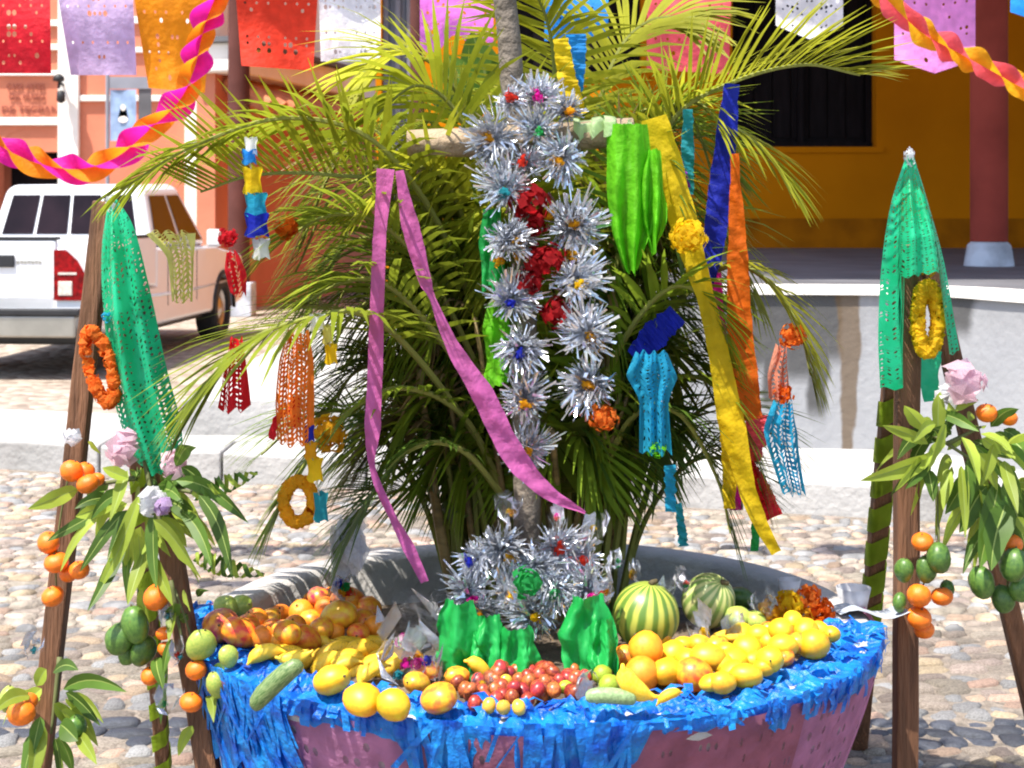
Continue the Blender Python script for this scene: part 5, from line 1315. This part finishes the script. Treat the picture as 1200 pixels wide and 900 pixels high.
fruit('omango', 732, 768, 13, 'small orange mango tucked beside the green tissue tail'); fruit('omango', 716, 772, 12, 'orange mango half under the green tissue tail')
fruit('gmango', 868, 701, 15, 'dark green mango behind the pale melon', layer=.5); fruit('lgmango', 866, 724, 15, 'green mango between pale melon and yellow heap', layer=.5); fruit('lgmango', 884, 728, 13, 'slim green mango wrapped in clear plastic', layer=.5)
for k in range(3):
    fruit('banana', 845 + 16 * k, 742 + 3 * k, 18, 'banana half hidden among the yellow mangoes', 'bananas in the yellow heap', .6, rot=(.4, .3 * k - .3, .3))
def melon(px, py, rpx, m, lab, d, tilt, zs):
    r_ = S(rpx, d); e = empty('melon', W(px, py, d), lab, 'melon'); e.rotation_euler = tilt
    b = MB(); b.lathe([(max(r_ * math.sin(PI * i / 22), .0005), -r_ * zs * math.cos(PI * i / 22)) for i in range(23)], 60)
    for v in b.v:
        a = math.atan2(v.x, v.y); f = 1 + .010 * math.cos(a * 15); v.x *= f; v.y *= f
    b.build('rind', m, e, True)
    b = MB(); b.tube([Vector((0, 0, r_ * zs * .98)), Vector((.004, 0, r_ * zs * 1.06)), Vector((.014, 0, r_ * zs * 1.1))], [.008, .006, .005], 7); b.build('stem', M['stem'], e, True)
melon(757, 721, 39, M['melon'], 'large green melon with pale yellow stripes behind the oranges', 3.22, (.18, .08, .3), 1.0)
melon(830, 704, 31, M['melon2'], 'pale striped melon in clear wrapping behind the yellow mangoes', 3.38, (.5, .5, 0), 1.06)
# marigold ruffle at the right end
for px, py, r_, c in ((905, 712, 17, 'marigold'), (925, 705, 18, 'yellow'), (948, 700, 17, 'tangerine'), (962, 716, 17, 'deeporange'), (938, 722, 17, 'marigold'), (970, 728, 13, 'tangerine'), (915, 725, 14, 'yellow')):
    puff(px, py, r_, 3.42, c, 'ruffled orange and yellow paper marigold heaped beyond the yellow mangoes', group='paper marigolds in the bowl', n=70, name='paper_marigold')
# white paper cups on the right rim
for px, py, w in ((1000, 705, 24), (925, 690, 16)):
    e = W(px, py, 3.55); b = MB(); q = S(w, 3.55); b.lathe([(q * .55, -q * .6), (q * .7, 0), (q * .85, q * .7), (q * .80, q * .7), (q * .62, -q * .5), (.001, -q * .5)], 20)
    o = b.build('paper_cup', M['white'], smooth=True, origin=(0, 0, 0)); o.location = e; tag(o, 'white paper cup standing at the far rim beyond the marigolds' if w > 20 else 'small white paper cup behind the marigolds', 'cup')
b = MB(); b.sheet(8, 6, lambda u, v: Vector((u * .16, v * .12, .01 * math.sin(u * 7) - .015 * v))); o = b.build('cardboard_piece', M['plinth'], smooth=True, origin=(0, 0, 0)); o.location = W(985, 722, 3.38); o.location.z = .632; tag(o, 'grey scrap of card lying on the bowl rim by the tripod', 'card')

# hanging fruit on the tripods
def hung(kind, px, py, r_, d, lab, grp, top=None):
    o = fruit(kind, px, py, r_, lab, grp, d=d, rot=(R.uniform(-.35, .35), R.uniform(-.35, .35), R.uniform(0, 6)))
    return o
gA = 'mandarins hung on the tripod by the pickup'
for px, py, r_, d_ in ((84, 552, 14, 3.12), (103, 567, 14, 3.1), (100, 552, 11, 3.14), (113, 562, 10, 3.13), (57, 636, 14, 3.16), (66, 659, 14, 3.15), (93, 668, 13, 3.14), (62, 699, 14, 3.15), (80, 672, 11, 3.17), (25, 836, 17, 3.1), (33, 822, 11, 3.13), (183, 700, 16, 3.04), (192, 742, 10, 3.05), (193, 760, 9, 3.05), (230, 785, 13, 3.02), (224, 823, 13, 3.02), (176, 792, 12, 3.06)):
    hung('mandarin', px, py, r_, d_, 'orange mandarin hanging on the tripod by the pickup', gA)
gB = 'green mangoes hung on the tripod by the pickup'
for px, py, r_, d_ in ((158, 732, 19, 3.05), (140, 748, 17, 3.06), (168, 762, 17, 3.07), (150, 765, 14, 3.09), (88, 853, 14, 3.14)):
    hung('gmango', px, py, r_, d_, 'dark green mango hanging on the tripod by the pickup', gB)
for px, py, r_, d_ in ((236, 756, 17, 3.02), (268, 769, 12, 2.98), (254, 802, 15, 2.99), (10, 820, 14, 3.14)):
    hung('lgmango', px, py, r_, d_, 'pale green mango hanging on the tripod by the pickup', 'pale mangoes hung on the tripod by the pickup')
gC = 'mandarins hung on the tripod with the marigold loop'
for px, py, r_, d_ in ((1081, 635, 13, 3.4), (1077, 698, 15, 3.38), (1104, 699, 13, 3.4), (1077, 724, 14, 3.39), (1083, 738, 12, 3.41), (1186, 637, 13, 3.42), (1156, 484, 12, 3.4), (1182, 490, 10, 3.42)):
    hung('mandarin', px, py, r_, d_, 'orange mandarin hanging on the tripod with the marigold loop', gC)
gD = 'green mangoes hung on the tripod with the marigold loop'
for px, py, r_, d_ in ((1100, 654, 16, 3.38), (1086, 667, 14, 3.4), (1059, 668, 13, 3.4), (1054, 706, 10, 3.4), (1150, 682, 17, 3.4), (1187, 662, 18, 3.38), (1176, 702, 14, 3.42), (1195, 690, 14, 3.41), (1110, 690, 10, 3.43)):
    hung('gmango', px, py, r_, d_, 'dark green mango hanging on the tripod with the marigold loop', gD)
# the strings those clusters hang on
def cord(pts, lab, r_=.0022):
    P3 = [W(*p) for p in pts]; b = MB(); b.tube(smooth_path(P3, 10), r_, 5)
    tag(b.build('hanging_cord', M['twig'], origin=P3[0]), lab, 'cord')
cord([(1098, 560, 3.44), (1099, 610, 3.42), (1099, 640, 3.40), (1080, 690, 3.41)], 'thin stalk holding the green mango and mandarins below the broad leaves')
cord([(1183, 600, 3.45), (1184, 640, 3.43), (1180, 690, 3.42)], 'thin stalk holding the mango cluster at the outer tripod leg')
cord([(162, 680, 3.12), (161, 715, 3.07), (160, 745, 3.08)], 'thin stalk holding the dark green mangoes by the pickup side tripod')
cord([(80, 560, 3.15), (72, 600, 3.17), (66, 650, 3.17), (66, 695, 3.17)], 'thin stalk joining the mandarins on the outer leg')
cord([(205, 690, 3.1), (222, 740, 3.06), (236, 790, 3.04), (230, 822, 3.04)], 'thin stalk joining fruit on the leg by the bowl')

# ------------------------------------------------------------------ clear bags with sweets
def bag_mesh(k):
    me = puff_mesh('plastic', M['plastic'], 600 + k, 15, size=1.3)
    for v in me.vertices: v.co.y *= .6; v.co.z *= 1.15
    return me
BGM = [bag_mesh(k) for k in range(4)]
def candybag(px, py, r_, d, cs, lab, grp=None, cr=.3):
    e = empty('candy_bag', W(px, py, d), lab, 'candy bag', grp); q = S(r_, d)
    inst(R.choice(BGM), 'plastic', (0, 0, 0), (R.uniform(-.2, .2), R.uniform(-.4, .4), R.uniform(0, 6)), q, e)
    for c in cs: inst(centre(c), 'sweet', (R.uniform(-.3, .3) * q, R.uniform(-.15, .15) * q, R.uniform(-.7, .0) * q), (R.uniform(0, 3), 0, 0), q * cr * R.uniform(.7, 1.1), e)
for px, py, r_, d_, cs, lab in ((597, 592, 16, 3.22, ('yellow', 'marigold'), 'clear bag with a yellow sweet tied low on the cross'), (653, 604, 16, 3.2, ('scarlet', 'hotpink'), 'clear bag with a red sweet at the pink ribbon end'), (696, 616, 18, 3.24, ('yellow',), 'clear bag with a yellow sweet beside the palm canes'),
                                (708, 685, 18, 3.14, ('scarlet', 'marigold'), 'clear bag with orange sweets left of the striped melon'), (722, 655, 12, 3.26, ('green', 'green'), 'small bag with green sweets above the striped melon'), (745, 668, 13, 3.3, ('yellow', 'marigold'), 'small bag with yellow sweets above the striped melon'),
                                (782, 690, 15, 3.22, ('hotpink', 'hotpink'), 'clear twist of pink sweets between the melons'), (800, 678, 14, 3.25, ('scarlet', 'green'), 'clear twist of red and green sweets on the pale melon'), (480, 730, 36, 3.1, ('hotpink', 'teal', 'marigold', 'green'), 'large clear bag of mixed sweets beside the bananas'),
                                (498, 765, 30, 3.0, ('hotpink', 'marigold', 'royal'), 'clear bag of pink sweets behind the front mangoes'), (470, 775, 26, 2.98, ('hotpink', 'teal'), 'clear crumpled bag lying on the spotted bananas'), (405, 680, 26, 3.32, ('royal', 'scarlet', 'marigold', 'green'), 'clear bag of blue and red sweets under the white bag'),
                                (600, 695, 12, 3.04, ('yellow',), 'yellow sweet twist in the middle of the base tinsel'), (40, 755, 14, 3.12, ('teal',), 'clear wrapper with a mint sweet on the outer tripod leg'), (194, 722, 15, 3.03, ('teal',), 'mint sweet in clear wrapper above the hung mangoes'), (208, 760, 13, 3.02, ('teal', 'scarlet'), 'mint and red sweets in wrapper on the leg by the bowl'),
                                (195, 815, 17, 3.03, ('green',), 'green sweet in clear wrapper low on the leg by the bowl'), (860, 735, 22, 3.18, ('palepink',) if 0 else ('yellow',), 'clear plastic twist lying on the yellow mangoes'), (820, 735, 24, 3.16, ('yellow',), 'clear plastic strip across the heap by the melons'), (896, 705, 16, 3.3, ('yellow',), 'clear wrapper standing beside the paper marigolds'), (690, 810, 22, 2.84, ('hotpink',), 'crumpled clear wrapper on the blue tissue by the pale cucumber'), (568, 800, 14, 2.92, ('yellow',), 'clear wrapper left of the red plums')):
    candybag(px, py, r_, d_, cs, lab)
o = inst(puff_mesh('plastic_bag', M['white_bag'], 8, 46, size=1.0), 'plastic_bag', W(405, 640, 3.28), (0, 0, .4), (S(24, 3.28), S(18, 3.28), S(36, 3.28)))
tag(o, 'crumpled white plastic bag caught at the lower left fronds', 'plastic bag')

# ------------------------------------------------------------------ papel picado and twisted garlands
FD = 6.0
def flag(x0, x1, yb, c, label, bot='flat', dx0=0, dx1=0, seed=0, den=.16, ytop=-48):
    r = random.Random(seed); nu, nv = 14, 16
    pat = {}
    for i in range(7):
        for j in range(nv):
            pat[(i, j)] = r.choice([.30, .42, .24, .36]) if r.random() < den else 0
    for j in (6, 11):
        for i in range(1, 7): pat[(i, j)] = .22 if i % 2 else 0
    def fp(u, v):
        xa, xb = x0 + dx0 * v, x1 + dx1 * v
        yy = ytop + (yb - ytop) * v
        if bot == 'point': yy += (16 * (1 - abs(2 * u - 1))) * v
        if bot == 'zig': yy += 12 * math.sin(u * 9.5) * v * v
        if bot == 'slant': yy += 6 * (u - .5) * v
        return W(xa + (xb - xa) * u, yy, FD + .05 * math.sin(u * 4 + seed) * v + .03 * math.sin(v * 6 + seed))
    b = MB(); b.sheet(nu, nv, fp, lambda i, j: pat[(min(i, nu - 1 - i), j)] if 0 < i < nu - 1 and 0 < j < nv - 1 else 0)
    tag(b.build('paper_flag', M[c], smooth=True, origin=W((x0 + x1) / 2, ytop, FD)), label, 'paper flag', 'papel picado flags on the string')
flag(-32, 58, 86, 'red', 'red pierced paper flag beside the lavender one', seed=1, den=.3, dx1=2)
flag(61, 154, 88, 'lavender', 'pale lavender pierced paper flag', seed=2, den=.05, dx0=22, dx1=6)
flag(150, 254, 106, 'orange', 'orange pierced paper flag behind the twisted garland', seed=3, den=.2, dx0=24, dx1=-14, bot='slant')
flag(273, 375, 80, 'scarlet', 'orange red pierced paper flag between orange and white flags', seed=4, den=.14, dx0=10, dx1=-8, bot='slant')
flag(372, 446, 72, 'white', 'white pierced paper flag next to the orange red one', seed=5, den=.14, dx0=4)
flag(492, 578, 52, 'magenta', 'mauve pink paper flag with ragged lower edge behind the cross', seed=6, den=.22, bot='zig')
flag(638, 713, 48, 'blue', 'sky blue pierced paper flag above the cross arm', seed=7, den=.12)
flag(758, 858, 84, 'coral', 'coral red pierced paper flag over the right fronds', seed=8, den=.06, bot='slant', dx1=-4)
flag(909, 988, 30, 'white', 'white pointed paper flag against the dark window', seed=9, den=.16, bot='point')
flag(1048, 1143, 70, 'pink', 'bright pink pointed paper flag with garland in front', seed=10, den=.12, bot='point')
flag(1184, 1276, 14, 'blue', 'blue pointed paper flag beyond the maroon column', seed=11, den=.12, bot='point')
b = MB(); b.tube(smooth_path([W(-400, -58, FD), W(-40, -50, FD), W(600, -46, FD), W(1240, -50, FD), W(1600, -58, FD)], 30), .004, 5)
tag(b.build('banner_string', M['string'], origin=W(600, -46, FD)), 'string carrying the row of pierced paper flags', 'string')
def twisted(pts, w, turns, ca, cb, label, d):
    n = 150; P3 = smooth_path([W(x, y, d) for x, y in pts], n); fr = frames(P3); e = empty('twisted_garland', P3[0], label, 'garland')
    for off, c in ((0, ca), (PI / 2, cb)):
        b = MB(); nc = 3
        for i, p in enumerate(P3):
            t_, nn, sd = fr[i]; a = i / n * turns * PI + off
            u = nn * math.cos(a) + sd * math.sin(a); v = -nn * math.sin(a) + sd * math.cos(a); ww = w * (.9 + .15 * math.sin(i * .3))
            for j in (-1, 0, 1): b.v.append(p + u * ww * .5 * j + v * (.012 * abs(j)) - e.location)
        b.f = [(3 * i + j, 3 * i + j + 1, 3 * i + j + 4, 3 * i + j + 3) for i in range(n - 1) for j in (0, 1)]; b.m = [0] * len(b.f)
        b.build('streamer', M[c], e, True)
twisted([(-60, 130), (-10, 165), (40, 190), (90, 198), (135, 185), (175, 152), (210, 118), (228, 80), (236, 45), (246, 12), (270, -40)], S(38, 5.6), 7, 'hotpink', 'orange', 'twisted magenta and orange streamer before the orange paper flag', 5.6)
twisted([(1000, -45), (1040, 0), (1080, 38), (1120, 60), (1160, 82), (1210, 108), (1260, 120)], S(34, 5.6), 4.5, 'coral', 'marigold', 'twisted red and yellow streamer before the pink paper flag', 5.6)
